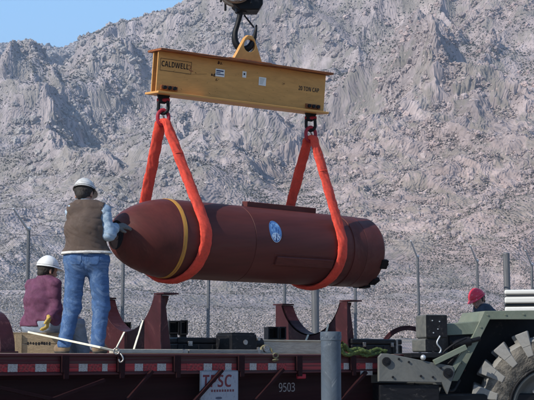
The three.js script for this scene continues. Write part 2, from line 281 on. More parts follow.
scatter('desert_scrub', [shrubGeo(1), shrubGeo(2)], shrubM, 120000, 'low dark desert scrub dotted over the slopes', 'scrub',
  (x, d) => { const k = n2(x * 0.006 + 20, d * 0.006 + 11) + 0.4 * n2(x * 0.04, d * 0.04) - 0.5 * screeAt(x, d); return k < rr(-1.0, 0.8) ? 0 : d / F * rr(0.45, 1.4) * (0.6 + 0.35 * ss(200, 800, d)); },
  (c) => { const l = rr(0.03, 0.085); c.setRGB(l * 1.1, l * 1.05, l * 0.72); });
// ---------------------------------------------------------------- layout shared by the trailer, the load and the rigging
const YAW = 38 * Math.PI / 180, A = V(Math.cos(YAW), 0, -Math.sin(YAW)), N = V(Math.sin(YAW), 0, Math.cos(YAW)), UP = V(0, 1, 0);
const B0 = at(164, 238.3, 12.6), DECK = 1.464;
const onAxis = (s, y = 0, z = 0) => B0.clone().addScaledVector(A, s).addScaledVector(UP, y).addScaledVector(N, z);
// where the line of sight of a pixel meets the upright plane through o that faces n
function onPlane(px, py, o, n) { const q = at(px, py, 1), e = V(0, EYE, 0), dir = q.sub(e), t = o.clone().sub(e).dot(n) / dir.dot(n); return e.addScaledVector(dir, t); }
function canvas(w, h, draw) { const c = document.createElement('canvas'); c.width = w; c.height = h; const g = c.getContext('2d'); draw(g, w, h); const t = new THREE.CanvasTexture(c); t.colorSpace = THREE.SRGBColorSpace; return t; }
const decalM = (t, rough = 0.7) => new THREE.MeshStandardMaterial({ map: t, transparent: true, roughness: rough });

const M = {
  casing: surface([0.092, 0.021, 0.017], { vary: 0.3, size: 512, wear: [0.105, 0.03, 0.024], wearAmt: 0.22, rough: 0.58, f: 5, fine: 0.1, dirt: 0.06, dirtCol: [0.14, 0.07, 0.055] }),
  casingDark: surface([0.012, 0.008, 0.009], { rough: 0.84, spec: 0.2, f: 5 }),
  bandYellow: surface([0.50, 0.25, 0.045], { wear: [0.3, 0.13, 0.05], wearAmt: 0.3, rough: 0.55 }),
  sling: surface([0.66, 0.066, 0.04], { vary: 0.22, rough: 0.92, f: 8, fine: 0.15, dirt: 0.15, dirtCol: [0.3, 0.1, 0.07] }),
  beam: surface([0.57, 0.29, 0.088], { vary: 0.14,  rough: 0.5, f: 7, fine: 0.05 }),
  beamEdge: surface([0.42, 0.13, 0.035], { vary: 0.3, wear: [0.12, 0.05, 0.03], wearAmt: 0.4, rough: 0.7, f: 6 }),
  black: surface([0.010, 0.010, 0.012], { spec: 0.3, vary: 0.4, rough: 0.5, f: 4, wear: [0.045, 0.042, 0.04], wearAmt: 0.18 }),
  crimson: surface([0.32, 0.02, 0.035], { rough: 0.45, f: 4 }),
  steel: surface([0.34, 0.33, 0.32], { rough: 0.42, metal: 0.85, f: 5, wear: [0.16, 0.11, 0.08], wearAmt: 0.3 }),
  galv: surface([0.44, 0.46, 0.48], { rough: 0.5, metal: 0.45, f: 6 }),
  fencePost: surface([0.13, 0.13, 0.135], { rough: 0.6, metal: 0.3, f: 6 }),
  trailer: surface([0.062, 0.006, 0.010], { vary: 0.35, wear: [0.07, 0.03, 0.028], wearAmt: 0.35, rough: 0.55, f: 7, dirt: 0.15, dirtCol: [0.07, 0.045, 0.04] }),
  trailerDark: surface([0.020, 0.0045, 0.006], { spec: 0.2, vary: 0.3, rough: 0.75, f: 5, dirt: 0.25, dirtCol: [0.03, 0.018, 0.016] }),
  maroon: surface([0.042, 0.010, 0.013], { vary: 0.25, wear: [0.085, 0.03, 0.03], wearAmt: 0.18, rough: 0.55, f: 5 }),
  wood: surface([0.40, 0.30, 0.19], { vary: 0.3, rough: 0.85, f: 9, bump: 0.004 }),
  paleWood: surface([0.62, 0.56, 0.46], { vary: 0.25, rough: 0.85, f: 9, bump: 0.004 }),
  greyWood: surface([0.36, 0.33, 0.29], { vary: 0.3, rough: 0.9, f: 9, bump: 0.004 }),
  webbing: surface([0.72, 0.68, 0.55], { rough: 0.9, f: 10 }),
  olive: surface([0.14, 0.165, 0.125], { vary: 0.15, rough: 0.62, f: 5, dirt: 0.2, dirtCol: [0.30, 0.28, 0.23] }),
  oliveGrey: surface([0.095, 0.10, 0.098], { vary: 0.15, rough: 0.6, f: 5, dirt: 0.2, dirtCol: [0.28, 0.26, 0.22] }),
  rubber: surface([0.21, 0.205, 0.195], { vary: 0.15, rough: 0.95, f: 6, dirt: 0.6, dirtCol: [0.28, 0.265, 0.24], bump: 0.0015 }),
  sidewall: surface([0.05, 0.048, 0.045], { vary: 0.5, rough: 0.95, f: 9, fine: 0.5, dirt: 0.55, dirtCol: [0.26, 0.23, 0.19], bump: 0.008 }),
  pipe: surface([0.07, 0.09, 0.115], { vary: 0.25, rough: 0.55, f: 5, wear: [0.16, 0.18, 0.2], wearAmt: 0.12, dirt: 0.08, dirtCol: [0.16, 0.15, 0.14] }),
  whitePaint: surface([0.60, 0.59, 0.56], { rough: 0.45, vary: 0.06 }),
  glass: new THREE.MeshPhysicalMaterial({ color: 0x0b0e10, roughness: 0.08, metalness: 0 }),
};

// ---------------------------------------------------------------- the bomb
{
  const t = thing('bomb', 'huge dark red steel bomb casing hanging level in two orange slings', 'bomb', B0, YAW);
  const lathe = (pts, seg = 96) => new THREE.LatheGeometry(pts.map(([s, r]) => new THREE.Vector2(r, s)), seg).rotateZ(-Math.PI / 2);
  const R = 0.418;
  obj('casing', toCreasedNormals(lathe([[-0.588, 0.150], [-0.582, 0.168], [-0.565, 0.192], [-0.54, 0.218], [-0.49, 0.260], [-0.42, 0.302], [-0.34, 0.338], [-0.25, 0.370], [-0.16, 0.394], [-0.08, 0.409], [-0.045, 0.4145], [0.05, R], [0.9, R + 0.002], [0.903, R - 0.003], [0.91, R - 0.003], [0.913, R + 0.002], [1.6, R], [2.30, R], [2.303, R - 0.008], [2.33, R - 0.008], [2.333, R]]), 0.4), M.casing, t);
  obj('nose_cap', toCreasedNormals(lathe([[-0.578, 0.0], [-0.578, 0.05], [-0.574, 0.055], [-0.574, 0.135], [-0.590, 0.138], [-0.591, 0.150], [-0.586, 0.1515]].map((p) => p), 64), 0.5), M.casingDark, t);
  obj('yellow_band', toCreasedNormals(lathe([[-0.027, R - 0.01], [-0.027, R + 0.002], [0.018, R + 0.005], [0.018, R - 0.006]]), 0.4), M.bandYellow, t);
  obj('tail_section', toCreasedNormals(lathe([[2.335, R - 0.009], [2.335, R + 0.001], [2.52, R + 0.001], [2.523, R - 0.003], [2.532, R - 0.003], [2.535, R], [2.80, R - 0.006], [2.83, R - 0.026], [2.83, R - 0.07], [2.76, R - 0.075], [2.76, 0]]), 0.4), M.casing, t);
  for (const a of [1.98, 2.62, 3.05, 3.5]) { // bolted lugs round the lower tail
    const g = mergeGeometries([norm(bx(0.10, 0.05, 0.11, 0, 0, 0, 0.008)), norm(bx(0.03, 0.03, 0.03, 0.055, 0.0, 0, 0.006))]);
    g.translate(2.825, R - 0.015, 0).rotateX(a); obj('tail_lug', g, M.casingDark, t);
  }
  // raised hanger rails along the back and the near flank
  const rail = (s0, s1, ang, w, h) => { const g = bx(s1 - s0, h, w, 0, 0, 0, 0.008); const b = bx(s1 - s0 + 0.06, 0.012, w + 0.05, 0, -h * 0.4, 0, 0.004); const m = mergeGeometries([norm(g), norm(b)]); m.translate((s0 + s1) / 2, R + h * 0.25, 0).rotateX(ang); return m; };
  obj('hanger_rail', rail(1.02, 2.02, 0.12, 0.10, 0.075), M.casing, t);
  obj('hanger_rail', rail(1.20, 2.02, Math.PI / 2 + 0.48, 0.10, 0.04), M.casing, t);
  // oval emblem sticker on the flank
  const g = new THREE.RingGeometry(0.001, 0.5, 40, 10), p = g.attributes.position;
  for (let i = 0; i < p.count; i++) { const x = p.getX(i) * 0.165, y = p.getY(i) * 0.255, a = Math.PI / 2 - (0.29 + y / R), rr_ = R + 0.004; p.setXYZ(i, 1.18 + x, Math.cos(a) * rr_, Math.sin(a) * rr_); }
  g.computeVertexNormals();
  const em = canvas(256, 256, (c, w, h) => {
    c.fillStyle = '#5f87b8'; c.fillRect(0, 0, w, h); c.fillStyle = '#c4d2e0'; c.beginPath(); c.ellipse(128, 215, 110, 66, 0, 0, 7); c.fill(); c.strokeStyle = '#35588f'; c.lineWidth = 12; c.beginPath(); c.ellipse(128, 128, 112, 116, 0, 0, 7); c.stroke();
    for (let k = 0; k < 60; k++) { c.fillStyle = ['rgba(40,80,140,0.5)', 'rgba(150,190,220,0.45)', 'rgba(20,40,90,0.5)'][k % 3]; c.beginPath(); c.ellipse(rr(40, 216), rr(20, 200), rr(4, 16), rr(4, 26), rr(0, 3), 0, 7); c.fill(); }
    c.fillStyle = '#14306a'; for (const [x, y, a, b, r] of [[72, 92, 8, 18, 0.5], [186, 150, 7, 18, -0.2], [128, 225, 16, 18, 0], [80, 205, 8, 14, 0.4], [176, 205, 8, 14, -0.4]]) { c.beginPath(); c.ellipse(x, y, a, b, r, 0, 7); c.fill(); }
  });
  obj('emblem_sticker', g, new THREE.MeshStandardMaterial({ map: em, roughness: 0.4, side: THREE.DoubleSide }), t);
}

// ---------------------------------------------------------------- spreader beam, its hooks, the slings
const YB = 31 * Math.PI / 180, HL = at(162.5, 95.5, 12.8), HR = at(311.5, 113, 13.78);
const BC = HL.clone().add(HR).multiplyScalar(0.5); BC.y = (HL.y + HR.y) / 2;
{
  const H = 0.485, W = 0.34, L = 2.2, t = thing('spreader_beam', 'long yellow steel spreader beam hanging level from the crane hook', 'spreader beam', BC, YB); t.rotation.order = 'YXZ'; t.rotation.x = 0.13;
  obj('bottom_flange', bx(L, 0.024, W, 0, 0.012, 0, 0.004), M.beam, t);
  obj('top_flange', [bx(L + 0.03, 0.024, W, 0.015, H - 0.012, 0, 0.004)], M.beamEdge, t);
  for (const z of [0.058, -0.058]) obj('web', bx(L - 0.03, H - 0.049, 0.018, 0.005, H / 2, z, 0.003), M.beam, t);
  obj('end_stiffener', [bx(0.012, H - 0.05, 0.09, -L / 2 + 0.16, H / 2, 0, 0.002), bx(0.012, H - 0.05, 0.09, L / 2 - 0.05, H / 2, 0, 0.002)], M.beamEdge, t);
  // stencilled lettering, plates, rust
  const face = (w, h, x, y, tx, name, r = 0.7) => obj(name, new THREE.PlaneGeometry(w, h).translate(x, y, 0.0695), decalM(tx, r), t);
  face(0.44, 0.165, -0.84, 0.325, canvas(512, 192, (c) => {
    c.strokeStyle = '#241a14'; c.lineWidth = 5; c.strokeRect(12, 24, 436, 150); c.fillStyle = '#1d1714'; c.font = 'bold 96px sans-serif'; c.save(); c.translate(24, 122); c.scale(0.80, 1); c.fillText('CALDWELL', 0, 0); c.restore();
    c.strokeStyle = '#8a2d1c'; c.lineWidth = 7; c.beginPath(); c.moveTo(400, 70); c.quadraticCurveTo(470, 60, 430, 110); c.quadraticCurveTo(400, 140, 480, 132); c.stroke();
  }), 'maker_stencil');
  face(0.34, 0.106, 0.885, 0.27, canvas(512, 160, (c) => { c.fillStyle = '#2b211a'; c.font = 'bold 104px sans-serif'; c.save(); c.translate(10, 118); c.scale(0.74, 1); c.fillText('20 TON CAP', 0, 0); c.restore(); }), 'capacity_stencil');
  const label = (x, y, w, h, fn) => obj('label_plate', bx(w, h, 0.003, x, y, 0.0702, 0.001), flat([0.72, 0.71, 0.68], 0.5), t) && face2(x, y, w * 0.86, h * 0.8, fn);
  const face2 = (x, y, w, h, fn) => obj('label_print', new THREE.PlaneGeometry(w, h).translate(x, y, 0.073), decalM(canvas(128, 96, fn)), t);
  label(-0.315, 0.315, 0.115, 0.085, (c) => { c.fillStyle = '#20305a'; c.fillRect(0, 8, 118, 20); c.fillRect(0, 40, 70, 12); c.fillRect(0, 64, 128, 14); });
  label(-0.005, 0.335, 0.05, 0.07, (c) => { c.fillStyle = '#303030'; c.fillRect(30, 20, 60, 40); });
  label(0.235, 0.285, 0.095, 0.095, (c) => { c.fillStyle = '#9a9a94'; for (let k = 0; k < 5; k++) c.fillRect(8, 8 + k * 18, 100 - k * 9, 5); });
  face(2.1, 0.43, 0, 0.243, canvas(2048, 420, (c) => { // rust and scuffs
    const blot = (x, y, r, n, col) => { c.fillStyle = col; for (let k = 0; k < n; k++) { c.beginPath(); c.ellipse(x + rr(-r, r), y + rr(-r * 0.6, r * 0.6), rr(2, r * 0.5), rr(2, r * 0.32), rr(0, 3), 0, 7); c.fill(); } };
    blot(640, 170, 26, 16, 'rgba(38,20,14,0.85)'); blot(690, 215, 20, 9, 'rgba(48,26,16,0.8)'); blot(705, 30, 30, 12, 'rgba(60,26,16,0.8)'); blot(425, 175, 8, 5, 'rgba(30,18,14,0.9)'); blot(1525, 165, 16, 7, 'rgba(70,36,18,0.7)'); blot(610, 380, 9, 4, 'rgba(40,24,16,0.8)');
    for (let k = 0; k < 70; k++) blot(rr(0, 2048), rr(0, 420), rr(2, 9), 3, 'rgba(80,42,20,0.4)');
    c.strokeStyle = 'rgba(60,34,18,0.6)'; c.lineWidth = 3; c.beginPath(); c.moveTo(300, 205); c.lineTo(560, 170); c.stroke();
    for (let k = 0; k < 26; k++) { c.strokeStyle = 'rgba(74,40,20,0.25)'; c.lineWidth = rr(1, 3); const x = rr(0, 2048), y = rr(0, 380); c.beginPath(); c.moveTo(x, y); c.lineTo(x + rr(-90, 90), y + rr(-8, 14)); c.stroke(); }
  }), 'rust_stain', 0.9);
  // bolted hook plates near both ends
  for (const x of [-0.93, 0.93]) { obj('hook_plate', bx(0.20, 0.05, 0.02, x, 0.075, 0.078, 0.004), M.beamEdge, t); for (const k of [-0.06, 0, 0.06]) obj('bolt', cyl(0.022, 0.03, x + k, 0.075, 0.095, 'z', 6), M.black, t); }
  for (const x of [-0.955, 0.955]) obj('lifting_lug', [plate([[-0.075, 0.0], [0.075, 0.0], [0.045, -0.075], [0.02, -0.095], [-0.02, -0.095], [-0.045, -0.075]], 0.035, 0.004, [[0, -0.055, 0.022]]).translate(x, 0, 0)], M.black, t);
  // bail on top
  obj('bail_plate', plate([[-0.18, 0], [0.21, 0], [0.085, 0.27], [0.05, 0.305], [-0.01, 0.305], [-0.045, 0.27]], 0.06, 0.006, [[0.022, 0.19, 0.072]]).translate(0.04, H, 0), M.beam, t);
  obj('bail_foot', bx(0.56, 0.02, 0.2, 0.05, H + 0.008, 0, 0.004), M.beamEdge, t);
}
// closed sling round the load: up over a hook link and down round the casing
function sling(s, hook, label, shift, tilt) {
  const o = thing('lifting_sling', label, 'sling', onAxis(s), YAW, 'orange slings carrying the bomb');
  const h = hook.clone().sub(onAxis(s)), hx = h.dot(A), hy = h.y, hz = h.dot(N), R = 0.418 + 0.029, D = Math.hypot(hy, hz), base = Math.atan2(hz, hy), off = Math.acos(R / D);
  const pts = [], n1 = 16, a0 = base + off, a1 = base - off + Math.PI * 2;   // angle from the top towards the near side
  const add = (x, y, z) => pts.push(V(x, y, z)), c = (a) => [Math.cos(a) * R, Math.sin(a) * R];
  const e0 = c(a0), e1 = c(a1), sx = (z) => shift + tilt * z / R, x0 = sx(e0[1]), x1 = sx(e1[1]);
  for (let i = 0; i < n1; i++) { const k = i / n1; add(hx + (x0 - hx) * k, hy + (e0[0] - hy) * k, hz + 0.05 * (1 - k) + (e0[1] - hz) * k); }
  for (let i = 0; i <= 30; i++) { const a = a0 + (a1 - a0) * i / 30, q = c(a); add(sx(q[1]), q[0], q[1]); }
  for (let i = 1; i <= n1; i++) { const k = i / n1; add(x1 + (hx - x1) * k, e1[0] + (hy - e1[0]) * k, e1[1] + (hz - 0.05 - e1[1]) * k); }
  const cv = new THREE.CatmullRomCurve3(pts, true, 'catmullrom', 0.5), NS = 520, RS = 26, P = [], UV = [], I = [], T = V(), Wd = V(), Tn = V(), ctr = V(), q = V();
  for (let i = 0; i <= NS; i++) {
    const u = (i % NS) / NS; cv.getPointAt(u, q); cv.getTangentAt(u, T); Wd.set(1, 0, 0).addScaledVector(T, -T.x).normalize(); Tn.crossVectors(T, Wd);
    const nearHook = Math.exp(-Math.pow(Math.min(u, 1 - u) / 0.03, 2)), w = 0.067 - 0.018 * nearHook, th = 0.027 + 0.004 * nearHook;
    const tw = 0.25 * n2(u * 9 + s, 3);
    for (let j = 0; j <= RS; j++) {
      const a = (j % RS) / RS * Math.PI * 2, L = u * 4.4, cu = Math.cos(u * 6.2832), su = Math.sin(u * 6.2832);
      const wr = 0.006 * n3(cu * 4 + Math.cos(a) * 1.4, su * 4, Math.sin(a) * 1.4 + s) + 0.003 * (1 - 2 * Math.abs(n3(cu * 3 + Math.cos(a) * 2.4, su * 3 + s, Math.sin(a) * 2.4))) + 0.0025 * (1 - 2 * Math.abs(n3(cu * 9 + Math.cos(a) * 1.2, su * 9 + s, Math.sin(a) * 1.2))) + 0.0006 * n3(cu * 60, su * 60, Math.cos(a) * 2 + s);
      const x = Math.cos(a + tw) * (w + wr), y = Math.sin(a + tw) * (th + wr * 0.8);
      P.push(q.x + Wd.x * x + Tn.x * y, q.y + Wd.y * x + Tn.y * y, q.z + Wd.z * x + Tn.z * y); UV.push(j / RS * 0.5, L * 1.2);
    }
  }
  for (let i = 0; i < NS; i++) for (let j = 0; j < RS; j++) { const a = i * (RS + 1) + j, b = a + RS + 1; I.push(a, a + 1, b, a + 1, b + 1, b); }
  const g = new THREE.BufferGeometry(); g.setAttribute('position', new THREE.Float32BufferAttribute(P, 3)); g.setAttribute('uv', new THREE.Float32BufferAttribute(UV, 2)); g.setIndex(I); g.computeVertexNormals();
  obj('sleeve', g, M.sling, o);
  const st = []; // stitched cover seams
  for (const u of [0.1]) { cv.getPointAt(u, q); cv.getTangentAt(u, T); const r = new THREE.TorusGeometry(0.05, 0.006, 6, 24); r.scale(1.2, 0.72, 1); const Wx = V(1, 0, 0).addScaledVector(T, -T.x).normalize(); r.applyMatrix4(new THREE.Matrix4().makeBasis(Wx, V().crossVectors(T, Wx), T).setPosition(q)); st.push(r); }
  obj('cover_seam', st, M.sling, o);
  return o;
}
function shackle(p, label) { // black bow with pin under the beam, crimson hook link below it
  const o = thing('shackle', label, 'shackle', p, YB, 'shackles joining the slings to the beam');
  const bow = tube([V(0, -0.055, 0.045), V(0, -0.11, 0.052), V(0, -0.175, 0.045), V(0, -0.205, 0), V(0, -0.175, -0.045), V(0, -0.11, -0.052), V(0, -0.055, -0.045)], 0.019, 40, 10).rotateY(Math.PI / 2 - YB + 0.0);
  obj('bow', bow, M.black, o);
  obj('pin', rod(V(-0.07, -0.055, 0), V(0.07, -0.055, 0), 0.02, 0.02, 14).rotateY(-YB), M.crimson, o);
  const link = tube([V(0, -0.165, 0), V(0.05, -0.20, 0), V(0.062, -0.25, 0), V(0.045, -0.31, 0), V(0, -0.335, 0), V(-0.045, -0.31, 0), V(-0.062, -0.25, 0), V(-0.05, -0.20, 0)], 0.021, 50, 10, true).rotateY(-YB + 0.4);
  obj('link', link, M.crimson, o);
  obj('latch', rod(V(-0.02, -0.23, 0.03), V(0.03, -0.30, 0.02), 0.010), M.steel, o);
  return o;
}
const lugL = onPlane(163, 97, BC, V(Math.sin(YB), 0, Math.cos(YB))), lugR = onPlane(313, 115, BC, V(Math.sin(YB), 0, Math.cos(YB)));
const bxL = BC.clone().addScaledVector(V(Math.cos(YB), 0, -Math.sin(YB)), -0.955), bxR = BC.clone().addScaledVector(V(Math.cos(YB), 0, -Math.sin(YB)), 0.955);
shackle(bxL, 'black and crimson shackle under the left end of the beam'); shackle(bxR, 'black and crimson shackle under the far right end of the beam');
sling(0.2, bxL.clone().add(V(0, -0.30, 0)), 'orange lifting sling round the nose end of the bomb beside the yellow band', -0.105, 0.135);
sling(2.2, bxR.clone().add(V(0, -0.30, 0)), 'orange lifting sling round the tail end of the bomb', -0.178, 0.10);

// ---------------------------------------------------------------- crane block and hook
{
  const c = at(240, 3, 13.28), o = thing('crane_hook_block', 'dark crane hook block with grey sheave above the yellow beam', 'crane hook', c, 0.15), L = (px, py, dz = 0) => at(px, py, 13.28 + dz).sub(c).applyAxisAngle(UP, -0.15);
  const sc = 13.28 / F;
  const disc = (r, h, z) => cyl(r, h, 0, 0, z, 'z', 48);
  const sheave = [new THREE.LatheGeometry([[0.03, -0.03], [0.10, -0.03], [0.11, -0.012], [0.155, -0.012], [0.165, -0.035], [0.20, -0.035], [0.205, -0.02], [0.175, 0.0], [0.205, 0.02], [0.20, 0.035], [0.165, 0.035], [0.155, 0.012], [0.11, 0.012], [0.10, 0.03], [0.03, 0.03], [0.03, -0.03]].map((p) => new THREE.Vector2(...p)), 48).rotateX(Math.PI / 2)];
  const off = L(234, -10); obj('sheave', sheave.map((g) => g.translate(off.x, off.y, 0.17)), M.steel, o);
  obj('sheave', [sheave[0].clone().translate(0.02, 0, -0.16)], M.steel, o);
  const cheek = plate([[-0.05, -0.13], [0.16, -0.12], [0.205, -0.05], [0.205, 0.36], [0.1, 0.44], [-0.06, 0.44], [-0.15, 0.36], [-0.13, -0.06]], 0.22, 0.012); obj('cheek_block', cheek.translate(0.045, 0.02, 0.0), M.black, o);
  obj('axle', disc(0.045, 0.44, 0.02).translate(off.x, off.y, 0), M.black, o);
  for (let k = 0; k < 6; k++) { const a = k * 1.047; obj('bolt', cyl(0.014, 0.02, off.x + Math.cos(a) * 0.075, off.y + Math.sin(a) * 0.075, 0.205, 'z', 6), M.black, o); }
  for (const [x, z] of [[off.x - 0.17, 0.17], [off.x + 0.17, 0.17], [0.18, -0.16], [-0.15, -0.16]]) obj('wire_rope', rod(V(x, -0.05, z), V(x * 0.9, 6, z), 0.013, 0.013, 8), M.black, o);
  // hook: tapered bar bent round, eye of the bail inside it
  const path = [[241, 4], [240, 14], [237.5, 24], [234.8, 34], [236, 43.5], [242, 49.5], [249, 47.5], [253.5, 39.5], [256, 29], [256.5, 25]].map(([x, y]) => L(x, y));
  const rad = [0.038, 0.034, 0.029, 0.031, 0.038, 0.042, 0.04, 0.034, 0.023, 0.01], cv = new THREE.CatmullRomCurve3(path), g = new THREE.TubeGeometry(cv, 70, 1, 12), p = g.attributes.position, q = V();
  for (let i = 0; i <= 70; i++) { const k = i / 70 * 9, a = Math.floor(Math.min(k, 8)), r = rad[a] + (rad[a + 1] - rad[a]) * (k - a); cv.getPointAt(i / 70, q); for (let j = 0; j <= 12; j++) { const n = i * 13 + j; p.setXYZ(n, q.x + (p.getX(n) - q.x) * r, q.y + (p.getY(n) - q.y) * r, q.z + (p.getZ(n) - q.z) * r * 1.1); } }
  g.computeVertexNormals(); obj('hook', g, M.black, o);
  obj('latch', bar(L(244, 15), L(254, 27.5), 0.03, 0.014, V(0, 0, 1)), M.black, o);
  obj('swivel_nut', cyl(0.07, 0.07, L(241, 10).x, L(241, 10).y, 0, 'y', 8), M.black, o);
}
// ---------------------------------------------------------------- flatbed trailer
const T0 = V(B0.x, 0, B0.z), TN = 1.25;                                    // plan origin under the yellow band, half width
const onDeck = (px, d, up = 0) => { const p = at(px, 353, d); p.y = DECK + up; return p; };
{
  const t = thing('flatbed_trailer', 'dark red flatbed trailer with reflective tape along its side', 'trailer', T0, YAW);
  const x0 = -5.5, x1 = 5.4, L = x1 - x0, mid = (x0 + x1) / 2;
  for (let k = 0; k < 8; k++) { const w = 2 * (TN - 0.09) / 8; obj('deck_board', bx(L, 0.04, w - 0.008, mid, DECK - 0.021 - 0.003 * (k % 2), -TN + 0.09 + w * (k + 0.5), 0.004), k % 3 ? M.greyWood : M.wood, t); }
  for (const z of [TN - 0.045, -TN + 0.045]) obj('side_rail', [bx(L, 0.185, 0.07, mid, DECK - 0.098, z, 0.006), bx(L, 0.02, 0.1, mid, DECK - 0.182, z, 0.004)], M.trailer, t);
  obj('rub_rail', bx(L, 0.022, 0.03, mid, DECK - 0.02, TN + 0.004, 0.006), M.trailer, t);
  // reflective tape: red and white lengths, some lost
  const red = surface([0.36, 0.014, 0.022], { rough: 0.5, f: 6, wear: [0.1, 0.015, 0.018], wearAmt: 0.35, dirt: 0.15 }), white = surface([0.42, 0.40, 0.39], { rough: 0.5, f: 6, wear: [0.2, 0.16, 0.15], wearAmt: 0.3, dirt: 0.25 });
  const tp = (px) => { const q = onPlane(px, 367, T0.clone().addScaledVector(N, TN), N); return q.sub(T0).dot(A); };
  obj('red_stripe', bx(L, 0.066, 0.004, mid, DECK - 0.128, TN - 0.0105, 0.001), red, t);
  const strip = (a, b, m) => { const s0 = tp(a), s1 = tp(b); obj('reflector_strip', bx(s1 - s0 - 0.002, 0.066, 0.004, (s0 + s1) / 2, DECK - 0.128, TN - 0.0075, 0.001), m, t); };
  for (const [a, b, w] of [[-16, -8, 1], [-8, 8, 0], [8, 18, 1], [19, 35, 0], [35.5, 47, 1], [50, 58, 0], [79, 88, 1], [88.5, 102, 0], [102.5, 108, 1], [135, 143.5, 1], [144, 157, 0], [157.5, 166.5, 1], [187, 203, 0], [204, 212.5, 1], [213, 225, 0], [225.5, 232, 1], [250, 257, 1], [257.5, 268, 0], [268.5, 277, 1], [277.5, 287, 0], [344, 351, 1], [351.5, 360, 0], [366, 373, 1]]) strip(a, b, w ? white : red);
  // winch stakes and hooks under the rail
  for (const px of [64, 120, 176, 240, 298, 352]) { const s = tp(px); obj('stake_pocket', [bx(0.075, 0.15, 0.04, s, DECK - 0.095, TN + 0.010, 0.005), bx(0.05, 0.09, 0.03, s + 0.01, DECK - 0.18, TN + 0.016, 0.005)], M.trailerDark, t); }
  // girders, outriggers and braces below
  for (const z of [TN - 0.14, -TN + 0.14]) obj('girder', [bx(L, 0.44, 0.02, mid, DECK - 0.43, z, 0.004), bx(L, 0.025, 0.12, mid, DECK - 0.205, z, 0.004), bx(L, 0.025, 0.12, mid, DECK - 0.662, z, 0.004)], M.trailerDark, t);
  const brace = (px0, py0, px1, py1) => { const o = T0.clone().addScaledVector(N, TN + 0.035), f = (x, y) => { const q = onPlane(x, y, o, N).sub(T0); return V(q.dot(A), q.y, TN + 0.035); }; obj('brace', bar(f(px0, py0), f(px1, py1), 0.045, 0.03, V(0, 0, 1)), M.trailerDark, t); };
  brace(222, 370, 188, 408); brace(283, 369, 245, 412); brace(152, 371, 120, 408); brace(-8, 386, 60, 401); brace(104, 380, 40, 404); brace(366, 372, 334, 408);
  // hanging sign
  const s0 = tp(199.5), s1 = tp(237.5), w = s1 - s0, q = canvas(512, 448, (c, W, H) => {
    c.fillStyle = '#8d9099'; c.fillRect(0, 0, W, H); c.strokeStyle = '#6b6f78'; c.lineWidth = 8; c.strokeRect(4, 4, W - 8, H - 8);
    c.fillStyle = '#641420'; c.font = 'bold 190px sans-serif'; c.save(); c.translate(18, 178); c.transform(0.92, 0, -0.06, 1, 0, 0); c.fillText('TPSC', 0, 0); c.restore();
    c.fillStyle = '#5a2630'; for (let k = 0; k < 9; k++) c.fillRect(140 + k * 36, 206, 26, 26); c.fillStyle = '#3c4254'; c.beginPath(); c.ellipse(245, 300, 46, 14, 0, 0, 7); c.fill();
    for (let k = 0; k < 260; k++) { c.fillStyle = `rgba(70,66,70,${rr(0.05, 0.25)})`; c.fillRect(rr(0, W), rr(0, H), rr(2, 14), rr(2, 30)); }
  });
  const sy = DECK - 0.165 - 0.19; const sb = obj('sign_board', bx(w, 0.385, 0.012, (s0 + s1) / 2, sy, TN + 0.008, 0.002), M.galv, t);
  obj('sign_print', new THREE.PlaneGeometry(w - 0.006, 0.379).translate((s0 + s1) / 2, sy, TN + 0.0165), new THREE.MeshStandardMaterial({ map: q, roughness: 0.6 }), sb);
  const n0 = tp(286), n1 = tp(304); obj('fleet_number', new THREE.PlaneGeometry(n1 - n0, 0.13).translate((n0 + n1) / 2, DECK - 0.335, TN - 0.1245), decalM(canvas(256, 128, (c) => { c.fillStyle = '#8f8a8c'; c.font = '118px sans-serif'; c.save(); c.translate(4, 106); c.scale(0.92, 1); c.fillText('9503', 0, 0); c.restore(); })), t);
  obj('side_marker', [bx(0.11, 0.05, 0.03, tp(303), DECK - 0.225, TN - 0.03, 0.01)], M.crimson, t);
  obj('data_plate', bx(tp(372) - tp(360), 0.045, 0.006, tp(366), DECK - 0.2, TN + 0.006, 0.001), white, t);
  for (const s of [x0 + 1.0, x0 + 2.2]) for (const z of [0.95, -0.95]) { const wh = new THREE.LatheGeometry([[0.0, -0.12], [0.26, -0.12], [0.30, -0.14], [0.46, -0.14], [0.50, -0.10], [0.50, 0.10], [0.46, 0.14], [0.30, 0.14], [0.26, 0.10], [0, 0.10]].map((p) => new THREE.Vector2(...p)), 36).rotateX(Math.PI / 2).translate(s, 0.5, z); obj('wheel', wh, M.sidewall, t); }
  for (const s of [x1 - 1.2]) for (const z of [0.8, -0.8]) obj('landing_leg', [bx(0.12, 0.85, 0.12, s, 0.43, z, 0.01), bx(0.3, 0.03, 0.3, s, 0.016, z, 0.004)], M.black, t);
}

